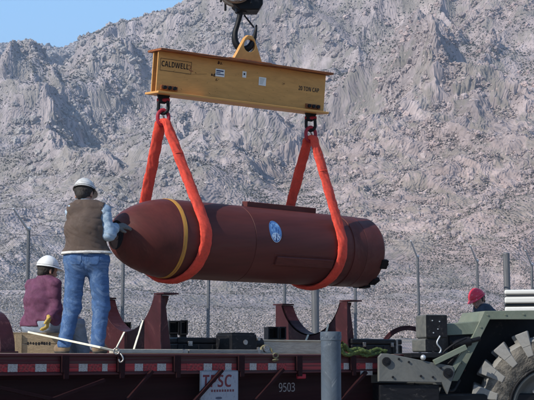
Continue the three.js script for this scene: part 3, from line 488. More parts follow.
// ---------------------------------------------------------------- cradles on the deck
function cradle() {
  const o = thing('bomb_cradle', 'maroon steel saddle cradle behind the legs of the standing worker', 'cradle', onAxis(-0.36).setY(DECK), YAW, 'cradles waiting on the trailer deck');
  const R = 0.55, cy = 0.225 + R, top = 0.575, zi = Math.sqrt(R * R - (cy - top) ** 2), zo = zi + 0.125, outline = [[-zo - 0.02, 0], [zo + 0.02, 0], [zo, 0.12], [zo, top]];
  const arc = []; for (let i = 0; i <= 24; i++) { const a0 = Math.atan2(zi, cy - top), a = a0 - 2 * a0 * i / 24; arc.push([Math.sin(a) * R, cy - Math.cos(a) * R]); }
  const prof = [...outline, ...arc, [-zo, top], [-zo, 0.12]];
  for (const x of [-0.075]) obj('end_plate', plate(prof, 0.02, 0.003).rotateY(-Math.PI / 2).translate(x, 0, 0), M.maroon, o);
  const ring = []; const sr = []; for (const k of arc) sr.push(k); const inner = arc.map(([z, y]) => [z * (R + 0.018) / R, cy + (y - cy) * (R + 0.018) / R]).reverse();
  obj('saddle_plate', plate([...arc, ...inner], 0.17, 0.003).rotateY(-Math.PI / 2), M.maroon, o);
  for (const s of [1, -1]) { obj('horn_cap', bx(0.18, 0.016, 0.18, 0.005, top + 0.012, s * (zi + 0.085), 0.003), M.maroon, o); obj('side_plate', plate([[-0.065, 0.02], [0.06, 0.02], [-0.02, top - 0.03], [-0.065, top - 0.03]], 0.016, 0.003).translate(0, 0, s * (zo - 0.03)), M.maroon, o); }
  obj('base_plate', bx(0.24, 0.022, 2 * zo + 0.1, 0, 0.011, 0, 0.004), M.maroon, o);
  for (const z of [-0.02, 0.33]) { const y0 = cy - Math.sqrt(R * R - z * z); obj('strap', bar(V(-0.095, y0 - 0.005, z), V(-0.20, 0.03, z), 0.03, 0.008, V(0, 0, 1)), M.webbing, o); }
  return o;
}
const cradle0 = cradle();
{ const c = cradle0.clone(); c.name = numbered('bomb_cradle'); c.position.copy(onAxis(2.09).setY(DECK)); scene.add(c); tag(c, 'maroon steel saddle cradle under the tail of the bomb, beside the grey bollard', 'cradle', 'cradles waiting on the trailer deck'); }
// half ring clamps standing on the deck
function halfRing(p, turn, R, label) {
  const o = thing('half_ring_clamp', label, 'clamp', p, turn, 'half ring clamps on the deck'), pts = [], th = 0.055, W = 0.15;
  const arc = (r, dir) => { const q = []; for (let i = 0; i <= 28; i++) { const a = Math.PI * (dir > 0 ? i / 28 : 1 - i / 28); q.push([Math.cos(a) * r, Math.sin(a) * r]); } return q; };
  obj('band', plate([...arc(R, 1), ...arc(R - 0.02, -1)], W, 0.003).rotateY(-Math.PI / 2), M.maroon, o);
  for (const x of [-W / 2 + 0.012, W / 2 - 0.012]) obj('flange', plate([...arc(R - 0.02, 1), ...arc(R - th, -1)], 0.018, 0.003).rotateY(-Math.PI / 2).translate(x, 0, 0), M.maroon, o);
  for (const z of [R - th / 2, -R + th / 2]) obj('foot', bx(W + 0.04, 0.02, th + 0.06, 0, 0.01, z, 0.003), M.maroon, o);
  return o;
}
halfRing(onDeck(-11, 11.75), YAW, 0.41, 'maroon half ring clamp at the left edge of the trailer deck');
halfRing(onDeck(408, 15.2), YAW + 0.75, 0.36, 'maroon half ring clamp behind the grey lamp box of the loader');

// ---------------------------------------------------------------- things lying on the deck
{ // long wooden crate the seated man sits on
  const a = onDeck(-25, 12.75), b = onDeck(56, 13.05), ctr = a.clone().add(b).multiplyScalar(0.5), L = a.distanceTo(b), turn = Math.atan2(-(b.z - a.z), b.x - a.x), h = 0.205;
  const o = thing('wooden_crate', 'long low wooden crate under the seated worker in the purple shirt', 'crate', ctr, turn);
  for (const z of [0.2, -0.2]) for (let k = 0; k < 2; k++) obj('side_board', bx(L, h / 2 - 0.006, 0.02, 0, 0.002 + h / 4 + k * h / 2, z, 0.003), M.wood, o);
  for (let k = 0; k < 3; k++) obj('lid_board', bx(L + 0.01, 0.018, 0.137, 0, h + 0.009, -0.14 + 0.14 * k, 0.003), M.wood, o);
  for (const x of [-L / 2 + 0.012, L / 2 - 0.012]) obj('end_board', bx(0.02, h - 0.01, 0.375, x, h / 2, 0, 0.003), M.wood, o);
  for (const x of [-L / 2 + 0.07, L / 2 - 0.44]) obj('batten', bx(0.07, h, 0.018, x, h / 2, 0.22, 0.003), M.wood, o);
  obj('stencil', new THREE.PlaneGeometry(0.26, 0.05).translate(L / 2 - 0.22, h * 0.52, 0.2115), decalM(canvas(256, 48, (c) => { c.fillStyle = '#15110d'; for (let k = 0; k < 9; k++) c.fillRect(4 + k * 28, rr(4, 12), rr(12, 24), rr(22, 34)); })), o);
}
{ // pale planks along the near edge
  const pl = (px0, px1, m, label, n) => { const f = (px) => onPlane(px, 352, T0.clone().addScaledVector(N, TN - 0.1), N).setY(DECK + 0.018), a = f(px0), b = f(px1); const o = thing('plank', label, 'plank', a.clone().add(b).multiplyScalar(0.5), YAW); obj('board', bx(a.distanceTo(b), 0.036, 0.14, 0, 0, 0, 0.004), m, o); obj('end_band', bx(0.03, 0.038, 0.143, a.distanceTo(b) / 2 - 0.05, 0, 0, 0.003), M.steel, o); };
  pl(113, 184, M.paleWood, 'bright pale plank on the trailer edge in front of the near cradle'); pl(185, 259, M.greyWood, 'weathered grey plank on the trailer edge in front of the black case');
  const a = onDeck(258, 12.75), b = onDeck(336, 13.4), o = thing('timber_beam', 'thick weathered timber beam lying on the deck left of the bollard', 'timber', a.clone().add(b).multiplyScalar(0.5), Math.atan2(-(b.z - a.z), b.x - a.x)), L = a.distanceTo(b);
  obj('timber', bx(L, 0.128, 0.15, 0, 0.066, 0, 0.006), M.greyWood, o); obj('top_board', bx(L, 0.016, 0.17, 0, 0.139, 0, 0.003), M.paleWood, o);
}
function blackCase(p, turn, L, h, D, label) {
  const o = thing('equipment_case', label, 'case', p, turn);
  obj('body', bx(L, h * 0.62, D, 0, h * 0.31, 0, 0.015), M.black, o); obj('lid', bx(L + 0.006, h * 0.36, D + 0.006, 0, h * 0.82, 0, 0.018), M.black, o);
  for (let x = -L / 2 + 0.08; x < L / 2; x += 0.16) obj('rib', bx(0.018, h * 0.5, 0.012, x, h * 0.3, D / 2 + 0.003, 0.004), M.black, o);
  for (const x of [-L * 0.28, L * 0.28]) obj('latch', [bx(0.05, 0.05, 0.016, x, h * 0.62, D / 2 + 0.008, 0.004), bx(0.03, 0.012, 0.012, x, h * 0.56, D / 2 + 0.016, 0.003)], M.steel, o);
  obj('handle', tube([V(L / 2, h * 0.5, 0.07), V(L / 2 + 0.04, h * 0.5, 0.06), V(L / 2 + 0.04, h * 0.5, -0.06), V(L / 2, h * 0.5, -0.07)], 0.009, 20, 8), M.black, o);
  return o;
}
const mid = (a, b) => a.clone().add(b).multiplyScalar(0.5), turnOf = (a, b) => Math.atan2(-(b.z - a.z), b.x - a.x);
{ const a = onDeck(171, 12.45), b = onDeck(226, 12.75); blackCase(mid(a, b), turnOf(a, b), a.distanceTo(b), 0.165, 0.32, 'long low black equipment case behind the grey plank'); }
{ // hydraulic power unit
  const a = onDeck(223, 12.35), b = onDeck(258, 12.6), L = a.distanceTo(b), o = thing('power_pack', 'squat black hydraulic power pack between the case and the timber beam', 'power pack', mid(a, b), turnOf(a, b));
  obj('tank', bx(L * 0.72, 0.19, 0.30, -L * 0.13, 0.10, 0, 0.012), M.black, o); obj('cover', bx(L * 0.66, 0.02, 0.27, -L * 0.13, 0.203, 0, 0.006), M.black, o);
  obj('motor', [cyl(0.065, 0.16, L * 0.36, 0.10, 0.02, 'x', 24), cyl(0.045, 0.03, L * 0.46, 0.10, 0.02, 'x', 24)], M.black, o);
  obj('badge', cyl(0.026, 0.008, -L * 0.1, 0.115, 0.153, 'z', 20), M.steel, o);
  for (const y of [0.05, 0.15]) obj('hose_fitting', cyl(0.018, 0.06, L * 0.26, y, 0.14, 'z', 12), M.steel, o);
  obj('foot', [bx(L * 0.8, 0.02, 0.05, -L * 0.1, 0.006, 0.13, 0.003), bx(L * 0.8, 0.02, 0.05, -L * 0.1, 0.006, -0.13, 0.003)], M.steel, o);
}
{ const a = onDeck(342, 13.45), b = onDeck(392, 14.1), c = blackCase(mid(a, b), turnOf(a, b), a.distanceTo(b), 0.17, 0.3, 'black equipment case behind the green strap, right of the bollard'); obj('corner_guard', [bx(0.04, 0.17, 0.31, a.distanceTo(b) / 2 - 0.1, 0.086, 0, 0.004)], M.steel, c); }
// open square tube ends
function squareTube(px0, px1, py0, py1, d, label) {
  const a = onDeck((px0 + px1) / 2, d), w = (px1 - px0) / F * d, y0 = at(0, py1, d).y, y1 = at(0, py0, d).y, h = y1 - y0, o = thing('square_tube', label, 'steel tube', V(a.x, y0, a.z), YAW - 0.5, 'open square tubes standing on the deck'), t = 0.014, D = 0.3;
  obj('tube', [bx(w, t, D, 0, t / 2, 0, 0.003), bx(w, t, D, 0, h - t / 2, 0, 0.003), bx(t, h - 2 * t, D, -w / 2 + t / 2, h / 2, 0, 0.002), bx(t, h - 2 * t, D, w / 2 - t / 2, h / 2, 0, 0.002)], M.black, o);
  obj('back_plate', bx(w - 2 * t - 0.002, h - 2 * t - 0.002, 0.01, 0, h / 2, -D / 2 + 0.02, 0), M.black, o);
  const post = y0 - DECK; if (post > 0.02) obj('stand', bx(w * 0.7, post, D * 0.7, 0, -post / 2, 0, 0.003), M.black, o);
}
squareTube(167.5, 178, 321, 334, 13.2, 'black square tube right of the near cradle, nearest its horn'); squareTube(179, 186.5, 320.5, 335, 13.2, 'narrow black square tube beside the near cradle, over the black case');
squareTube(118, 130, 322.5, 330, 13.4, 'low black square tube behind the saddle of the near cradle'); squareTube(266, 276.5, 327, 339.5, 13.6, 'black square tube over the timber beam, left of its twin'); squareTube(277.5, 284, 327, 339.5, 13.7, 'narrow black square tube over the timber beam touching the far cradle');
{ // pale tie-down strap with its hook
  const a = at(28, 332, 12.55), b = onPlane(100, 349.3, T0.clone().addScaledVector(N, TN - 0.02), N), c = onPlane(118, 352.6, T0.clone().addScaledVector(N, TN + 0.03), N); b.y = DECK + 0.05; c.y = DECK + 0.012;
  const o = thing('tie_down_strap', 'pale tie-down strap slanting across the deck in front of the workers', 'strap', V(0, 0, 0)), side = V(0.2, 0.9, 0.4);
  obj('webbing', [bar(a, b, 0.019, 0.008, side), bar(b, c, 0.019, 0.008, side)], M.webbing, o);
  const e = c.clone().add(V(0.05, -0.075, 0.03)); obj('hook', [tube([c, c.clone().add(V(0.035, -0.03, 0.02)), e, e.clone().add(V(-0.025, -0.018, 0)), e.clone().add(V(-0.04, 0.008, 0))], 0.008, 30, 8), new THREE.TorusGeometry(0.026, 0.007, 8, 24).translate(c.x - 0.01, c.y + 0.005, c.z + 0.02)], M.steel, o);
}
{ // chain binder at the timber end
  const p = onPlane(266, 351, T0.clone().addScaledVector(N, TN - 0.06), N).setY(DECK), o = thing('chain_binder', 'small yellowed chain binder on the deck edge by the timber end', 'binder', p, YAW), m = surface([0.26, 0.23, 0.11], { rough: 0.5, wear: [0.12, 0.1, 0.07], wearAmt: 0.4 });
  obj('handle', tube([V(-0.08, 0.015, 0.02), V(-0.05, 0.06, 0.0), V(0.0, 0.075, 0), V(0.04, 0.045, 0.02), V(0.06, 0.01, 0.03)], 0.013, 30, 8), m, o);
  for (let k = 0; k < 2; k++) obj('chain_link', new THREE.TorusGeometry(0.022, 0.007, 8, 16).scale(1.4, 1, 1).rotateX(k % 2 ? 1.2 : 0.1).translate(0.06 - k * 0.004, -0.02 - k * 0.045, TN * 0 + 0.075), m, o);
  obj('ratchet', [cyl(0.035, 0.03, -0.01, 0.045, 0.015, 'z', 12)], M.steel, o);
}
{ // green lifting strap bundled in front of the second case
  const o = thing('green_strap', 'loose green webbing strap heaped on the trailer edge right of the bollard', 'strap', V(0, 0, 0)), m = surface([0.075, 0.10, 0.03], { vary: 0.4, rough: 0.9, f: 9 }), pl = (px, py) => onPlane(px, py, T0.clone().addScaledVector(N, TN + 0.03 + rr(-0.02, 0.02)), N);
  for (const pts of [[[340, 346], [348, 350], [358, 349], [368, 352], [378, 349], [386, 352]], [[340, 350], [346, 355], [356, 353], [366, 355.5], [380, 352.5]], [[342, 343], [346, 347], [352, 353], [362, 351], [372, 354]]]) {
    const cv = new THREE.CatmullRomCurve3(pts.map(([x, y]) => pl(x, y))), g = new THREE.TubeGeometry(cv, 40, 0.02, 8), p = g.attributes.position; for (let i = 0; i < p.count; i++) { const k = 0.01 * n3(p.getX(i) * 30, p.getY(i) * 30, p.getZ(i) * 30); p.setXYZ(i, p.getX(i) + k, p.getY(i) + k, p.getZ(i) + k); } g.computeVertexNormals(); obj('strap_fold', g, m, o);
  }
}
// ---------------------------------------------------------------- military loader on the right
{
  const LY = 11 * Math.PI / 180, LA = V(Math.cos(LY), 0, -Math.sin(LY)), LN = V(Math.sin(LY), 0, Math.cos(LY));
  const O = at(546, 404, 13.35); O.y = 0.87; const t = thing('wheeled_loader', 'grey-green military wheeled loader with a big dusty tyre', 'loader', V(O.x, 0, O.z), LY);
  const loc = (px, py, z) => { const q = onPlane(px, py, V(O.x, 0, O.z).addScaledVector(LN, z), LN).sub(V(O.x, 0, O.z)); return [q.dot(LA), q.y]; };
  const WR = 0.86, cy = 0.885;
  // tyre: carcass, tread lugs in two staggered rows, rim
  const tyre = new THREE.Group(); tyre.name = 'wheel'; tyre.position.set(0, cy, 0.12); tyre.rotation.y = -0.34; t.add(tyre);
  const prof = (pts, seg = 80) => new THREE.LatheGeometry(pts.map(([r, z]) => new THREE.Vector2(r, z)), seg).rotateX(Math.PI / 2);
  const uvw = (g) => { const p = g.attributes.position, u = g.attributes.uv; for (let i = 0; i < p.count; i++) u.setXY(i, p.getX(i) * 1.4, p.getY(i) * 1.4); return g; };
  obj('carcass', prof([[0.46, -0.2], [0.55, -0.255], [0.66, -0.265], [0.75, -0.235], [0.775, -0.12], [0.78, 0.12], [0.75, 0.235], [0.735, 0.244]], 80), M.rubber, tyre);
  obj('sidewall', uvw(prof([[0.735, 0.246], [0.70, 0.262], [0.64, 0.272], [0.56, 0.262], [0.50, 0.235], [0.455, 0.205], [0.44, 0.20]])), M.sidewall, tyre);
  obj('bead_ring', uvw(prof([[0.462, 0.195], [0.462, 0.235], [0.44, 0.245], [0.43, 0.22], [0.415, 0.19]])), M.black, tyre);
  obj('rim', prof([[0.425, 0.16], [0.425, 0.215], [0.405, 0.222], [0.385, 0.20], [0.36, 0.11], [0.30, 0.085], [0.20, 0.08], [0.19, 0.13], [0.0, 0.14]]), M.oliveGrey, tyre);
  for (let k = 0; k < 8; k++) { const a = k / 8 * 6.283; obj('lug_nut', cyl(0.022, 0.035, Math.cos(a) * 0.25, Math.sin(a) * 0.25, 0.098, 'z', 6), M.steel, tyre); }
  const n = 19;
  for (const side of [1, -1]) {
    // a lug: wedge standing on the carcass, running on down the shoulder
    const s = new THREE.Shape([[-0.05, -0.16], [0.05, -0.16], [0.074, -0.012], [0.066, 0.0], [-0.066, 0.0], [-0.074, -0.012]].map((q) => new THREE.Vector2(...q)));
    const blk = new THREE.ExtrudeGeometry(s, { depth: 0.255, bevelEnabled: true, bevelSize: 0.008, bevelThickness: 0.012, bevelSegments: 2, bevelOffset: -0.008, steps: 1 }).translate(0, WR, 0.01);
    const foot = new THREE.ExtrudeGeometry(new THREE.Shape([[-0.035, -0.27], [0.035, -0.27], [0.052, -0.15], [-0.052, -0.15]].map((q) => new THREE.Vector2(...q))), { depth: 0.03, bevelEnabled: true, bevelSize: 0.01, bevelThickness: 0.008, bevelSegments: 2, bevelOffset: -0.01 }).translate(0, WR, 0.236);
    const g = mergeGeometries([norm(blk), norm(foot)]); { const p = g.attributes.position; for (let i = 0; i < p.count; i++) p.setX(i, p.getX(i) + (0.27 - p.getZ(i)) * 0.10); } if (side < 0) g.rotateY(Math.PI);
    for (let k = 0; k < n; k++) { const o = obj('tread_lug', g, M.rubber, tyre); o.rotation.z = (k + 0.12) / n * Math.PI * 2; const v = 1 + 0.03 * Math.sin(k * 5.1); o.scale.set(v, 1, 1); }
  }
  // fender: folded plate, slanting front and flat top
  const F0 = 0.13, fp = [[451, 381], [458, 381], [489.5, 319.5], [560, 319.5], [560, 310], [484, 311]].map(([x, y]) => loc(x, y, F0));
  obj('fender_lip', plate(fp, 0.03, 0.005).translate(0, 0, F0), M.olive, t);
  const inn = [[451, 381], [452.6, 381], [485.2, 313.2], [560, 312.3], [560, 310], [484, 311]].map(([x, y]) => loc(x, y, F0)); obj('fender_top', plate(inn, 0.66, 0.004).translate(0, 0, F0 - 0.35), M.olive, t);
  const w0 = loc(455, 381, F0), w1 = loc(486, 314, F0); obj('wheel_well', plate([[w0[0], 0.5], w0, w1, [1.1, w1[1]], [1.1, 0.5]], 0.03, 0.002).translate(0, 0, -0.42), M.black, t);
  // hood and chassis
  const hp = [[446, 325], [480, 321.5], [452, 378], [430, 366], [446, 352]].map(([x, y]) => loc(x, y, 0.0)); obj('engine_cover', plate(hp, 0.7, 0.012).translate(0, 0, -0.27), M.black, t);
  const h2 = [[446, 324.5], [482, 321], [478, 334], [446, 335.5]].map(([x, y]) => loc(x, y, 0.115)); obj('hood_side', plate(h2, 0.03, 0.005).translate(0, 0, 0.115), M.olive, t);
  const a0 = loc(446, 324, 0.0), a1 = loc(482, 320.5, 0.0); obj('hood', plate([[a0[0], a0[1] - 0.02], [a1[0], a1[1] - 0.02], a1, a0], 0.66, 0.004).translate(0, 0, -0.24), M.olive, t);
  obj('chassis', [bx(3.2, 0.36, 0.7, 0.1, 0.86, -0.2, 0.02), bx(1.0, 0.9, 1.2, 1.3, 1.0, -0.6, 0.03)], M.black, t);
  for (const z of [-1.75]) { const w = tyre.clone(); w.position.z = z; w.rotation.y = Math.PI - 0.34; t.add(w); }
  obj('axle', cyl(0.09, 1.9, 0, cy, -0.85, 'z', 16), M.black, t);
  // front arm: bracket plate with two pins
  const Z = 0.34, ap = [[378, 357], [381, 353.5], [387, 353.5], [432, 362.5], [452, 366], [454, 373], [447, 394], [441, 382.5], [378, 381.5]].map(([x, y]) => loc(x, y, Z)), p1 = loc(385.5, 361.5, Z), p2 = loc(447, 373, Z);
  obj('arm_plate', plate(ap, 0.05, 0.006).translate(0, 0, Z), M.oliveGrey, t);
  for (const [p, r] of [[p1, 0.045], [p2, 0.052]]) { const c = obj('pivot_pin', cyl(r, 0.075, p[0], p[1], Z + 0.012, 'z', 28), M.black, t); obj('pin_cap', cyl(r * 0.45, 0.012, p[0], p[1], Z + 0.053, 'z', 20), M.black, c); }
  const lk = (x0, y0, x1, y1, w, z, m, nm) => { const a = loc(x0, y0, z), b = loc(x1, y1, z); return obj(nm, bar(V(a[0], a[1], z), V(b[0], b[1], z), 0.04, w, V(0, 0, 1), 0.004), m, t); };
  lk(434, 362.5, 466, 347, 0.055, 0.37, M.olive, 'link_bar'); lk(452, 371, 466, 349, 0.05, 0.33, M.olive, 'link_bar');
  obj('arm_inner', plate(ap.map(([x, y]) => [x, y - 0.02]), 0.04, 0.004).translate(0, 0, Z - 0.28), M.oliveGrey, t);
  const u0 = loc(380, 383, Z), u1 = loc(440, 392, Z); obj('lower_beam', bx(u1[0] - u0[0], 0.2, 0.3, (u0[0] + u1[0]) / 2, u0[1] - 0.12, Z - 0.17, 0.01), M.black, t);
  obj('grease_fitting', [new THREE.SphereGeometry(0.03, 12, 8).translate(...loc(423.5, 357.5, Z + 0.04), Z + 0.03)], M.galv, t);
  // lamp boxes
  const boxAt = (x0, x1, y0, y1, z, D, nm, fn) => { const a = loc(x0, y1, z), b = loc(x1, y0, z), w = b[0] - a[0], h = b[1] - a[1]; const g = obj(nm, bx(w, h, D, a[0] + w / 2, a[1] + h / 2, z - D / 2, 0.022), M.oliveGrey, t); fn(a[0] + w / 2, a[1] + h / 2, w, h, z, g); };
  boxAt(425.5, 447.5, 314.5, 338, 0.22, 0.34, 'lamp_box', (x, y, w, h, z, g) => { obj('lens_panel', bx(w - 0.014, h - 0.014, 0.014, x, y, z + 0.002, 0.008), M.black, g); for (const [dx, dy] of [[-0.05, 0.06], [0.01, -0.03], [0.03, 0.05], [-0.04, -0.07]]) obj('screw', cyl(0.007, 0.012, x + dx, y + dy, z + 0.011, 'z', 8), M.galv, g); });
  boxAt(425, 439, 338.5, 352, 0.20, 0.46, 'lamp_box', (x, y, w, h, z, g) => { obj('lens_panel', bx(w - 0.012, h - 0.012, 0.014, x, y, z + 0.002, 0.006), M.black, g); });
  for (const [x, y] of [[398, 359], [408, 362], [420, 376], [392, 377], [432, 377], [440, 368]]) { const q = loc(x, y, Z); obj('bolt', cyl(0.012, 0.02, q[0], q[1], Z + 0.03, 'z', 6), M.black, t); }
  for (const [pts, r] of [[[[432, 352], [441, 357], [447, 364], [452, 359], [462, 345]], 0.016], [[[428, 354], [438, 360], [444, 352], [455, 343], [466, 338]], 0.013], [[[414, 384], [428, 389], [441, 386], [451, 391], [460, 380]], 0.015]]) obj('hydraulic_hose', tube(pts.map(([x, y], i) => V(...loc(x, y, 0.25), 0.25 + 0.03 * (i % 2))), r, 30, 8), M.black, t);
  for (let k = 0; k < 7; k++) { const q = [[487, 315], [480, 327], [474, 339], [468, 351], [462, 363], [505, 314.7], [523, 314.3]][k], c = loc(q[0], q[1], F0); obj('bolt', cyl(0.011, 0.014, c[0], c[1], F0 + 0.018, 'z', 6), M.olive, t); }
  obj('hydraulic_cylinder', [rod(V(...loc(452, 345, 0.15), 0.15), V(...loc(470, 341, 0.15), 0.15), 0.05), rod(V(...loc(470, 341, 0.15), 0.15), V(...loc(480, 338.5, 0.15), 0.15), 0.025)], M.black, t);
  const s0 = loc(405, 352.5, 0.1), s1 = loc(452, 352.5, 0.1); obj('box_shelf', bx(s1[0] - s0[0], 0.05, 0.6, (s0[0] + s1[0]) / 2, s0[1] - 0.03, 0, 0.006), M.black, t);
  obj('cable', tube([V(...loc(440, 336, 0.26), 0.26), V(...loc(437, 343, 0.27), 0.27), V(...loc(441, 350, 0.26), 0.26), V(...loc(436, 357, 0.27), 0.27)], 0.009, 24, 6), M.galv, t);
}
// ---------------------------------------------------------------- bollard
{
  const p = at(331, 366, 8.2); p.y = 0; const h = at(331, 332.5, 8.2).y, r = 9.9 / F * 8.2, t = thing('bollard', 'thick blue-grey steel pipe bollard standing in front of the trailer', 'bollard', p);
  const g = cyl(r, h, 0, h / 2, 0, 'y', 48); const u = g.attributes.uv; for (let i = 0; i < u.count; i++) u.setXY(i, u.getX(i) * 0.5, u.getY(i) * 1.6); obj('pipe', g, M.pipe, t);
  obj('cap_rim', new THREE.LatheGeometry([[r + 0.0005, h - 0.055], [r + 0.004, h - 0.052], [r + 0.004, h + 0.004], [r - 0.008, h + 0.006], [r - 0.01, h - 0.02], [0, h - 0.02]].map((q) => new THREE.Vector2(...q)), 48), M.pipe, t);
  for (let k = 0; k < 9; k++) { const a = 0.2 + k * 0.7; obj('weld_bead', bx(0.016, 0.016, 0.006, Math.sin(a) * (r + 0.003), h - 0.03 + 0.006 * (k % 2), Math.cos(a) * (r + 0.003), 0.003, 0, a, 0), M.pipe, t); }
  obj('footing', cyl(0.2, 0.06, 0, 0.02, 0, 'y', 32), flat([0.4, 0.38, 0.35], 0.95), t);
}
// ---------------------------------------------------------------- chain link fence with barbed wire arms
{
  const d0 = 24, pos = (i) => { const w = 1 + 0.0553 * i, px = (28 + 101.4 * i) / w; return at(px, 300, d0 * w).setY(0); };
  const p0 = pos(0), p1 = pos(6), dir = p1.clone().sub(p0), step = dir.length() / 6; dir.normalize(); const nrm = V(-dir.z, 0, dir.x).negate();   // nrm points to the camera side
  if (nrm.z < 0) nrm.negate();
  const base = landHeight(p0.x, -p0.z), top = at(28, 229, d0).y, t = thing('chain_link_fence', 'tall grey chain link fence with angled barbed wire arms behind the trailer', 'fence', V(0, 0, 0));
  const P = (s, y, z = 0) => p0.clone().addScaledVector(dir, s * step).addScaledVector(nrm, z).setY(y);
  const skipArm = [1, 2, 3, 4];
  for (let i = -2; i <= 10; i++) {
    const q = P(i, 0), lean = 0.004 * ((i * 7) % 5 - 2), gnd = landHeight(q.x, -q.z) - 0.2;
    const g = obj('post', rod(V(q.x, gnd, q.z), V(q.x + lean * 3, top, q.z), 0.038, 0.036, 14), M.fencePost, t);
    const e = P(i - 0.22, top + 0.36, 0.22); obj('barbed_arm', [rod(V(q.x + lean * 3, top - 0.04, q.z), e, 0.026, 0.018, 8), new THREE.SphereGeometry(0.05, 12, 8).translate(q.x + lean * 3, top, q.z)], M.galv, g);
  }
  for (const px of [312, 504]) { const i = 0, w = (px - 28) / (101.4 - 0.0553 * px), q = P(w, 0, 0.12), gnd = landHeight(q.x, -q.z) - 0.2, yt = px === 504 ? at(504, 254, -q.z).y : at(311, 262, -q.z).y; obj('gate_post', [rod(V(q.x, gnd, q.z), V(q.x, yt, q.z), 0.09, 0.09, 20), new THREE.SphereGeometry(0.092, 20, 8, 0, 6.2832, 0, 1.571).scale(1, 0.5, 1).translate(q.x, yt, q.z)], M.fencePost, t); }
  const yb = base + 0.02; obj('tension_wire', rod(P(-2, top - 0.12), P(10, top - 0.12), 0.004, 0.004, 6), M.fencePost, t);
  for (const [k, z] of [[0.12, 0.08], [0.24, 0.155], [0.345, 0.21]]) { const o = []; for (let i = -2; i < 10; i++) o.push(tube([P(i - 0.2 * k / 0.36, top + k, z), P(i + 0.3, top + k - 0.05, z), P(i + 0.8, top + k, z)], 0.004, 8, 5)); obj('barbed_wire', o, M.fencePost, t); }
  // woven mesh: two families of slanting wires
  const w = [], H = top - 0.14 - yb, L = 12 * step, pitch = 0.085, wire = (a, b) => { const d = b.clone().sub(a), g = new THREE.CylinderGeometry(0.0019, 0.0019, d.length(), 3, 1, true); g.applyQuaternion(new THREE.Quaternion().setFromUnitVectors(UP, d.normalize())); return g.translate((a.x + b.x) / 2, (a.y + b.y) / 2, (a.z + b.z) / 2); };
  for (let s = -H; s < L; s += pitch) for (const k of [1, -1]) { const a = Math.max(0, s), b = Math.min(L, s + H), ya = yb + (a - s), y2 = yb + (b - s); w.push(norm(k > 0 ? wire(P(-2 + a / step, ya, 0.044), P(-2 + b / step, y2, 0.044)) : wire(P(-2 + a / step, yb + H - (ya - yb), 0.048), P(-2 + b / step, yb + H - (y2 - yb), 0.048)))); }
  const m = obj('chain_link', w, M.galv, t); m.userData.kind = 'stuff';
}
// ---------------------------------------------------------------- white van beyond the loader
{
  const d = 18.5, p = at(504.5, 300, d), y = (py) => at(504.5, py, d).y, t = thing('white_truck', 'white box-bodied truck, only its ribbed top showing over the loader fender', 'truck', V(p.x, 0, p.z), -0.24), L = 4.2, W = 1.9, top = y(289.8);
  const band = (y0, y1, dz, m, nm) => obj(nm, bx(L, y(y0) - y(y1), W + dz, L / 2, (y(y0) + y(y1)) / 2, -W / 2, 0.03), m, t);
  band(289.8, 294.6, 0.05, M.whitePaint, 'roof_cap'); band(294.6, 297, -0.04, M.fencePost, 'roof_gutter'); band(297, 303.4, 0.04, M.whitePaint, 'roof_rail'); band(303.4, 306.8, -0.05, M.glass, 'window_band'); band(306.8, 330, 0.03, M.whitePaint, 'box_side');
  obj('body', bx(L, y(330) - 0.55, W, L / 2, (y(330) + 0.55) / 2, -W / 2, 0.04), M.whitePaint, t);
  for (const x of [0.8, 3.3]) for (const z of [-0.12, -W + 0.12]) obj('wheel', cyl(0.38, 0.24, x, 0.38, z, 'z', 28), M.sidewall, t);
}
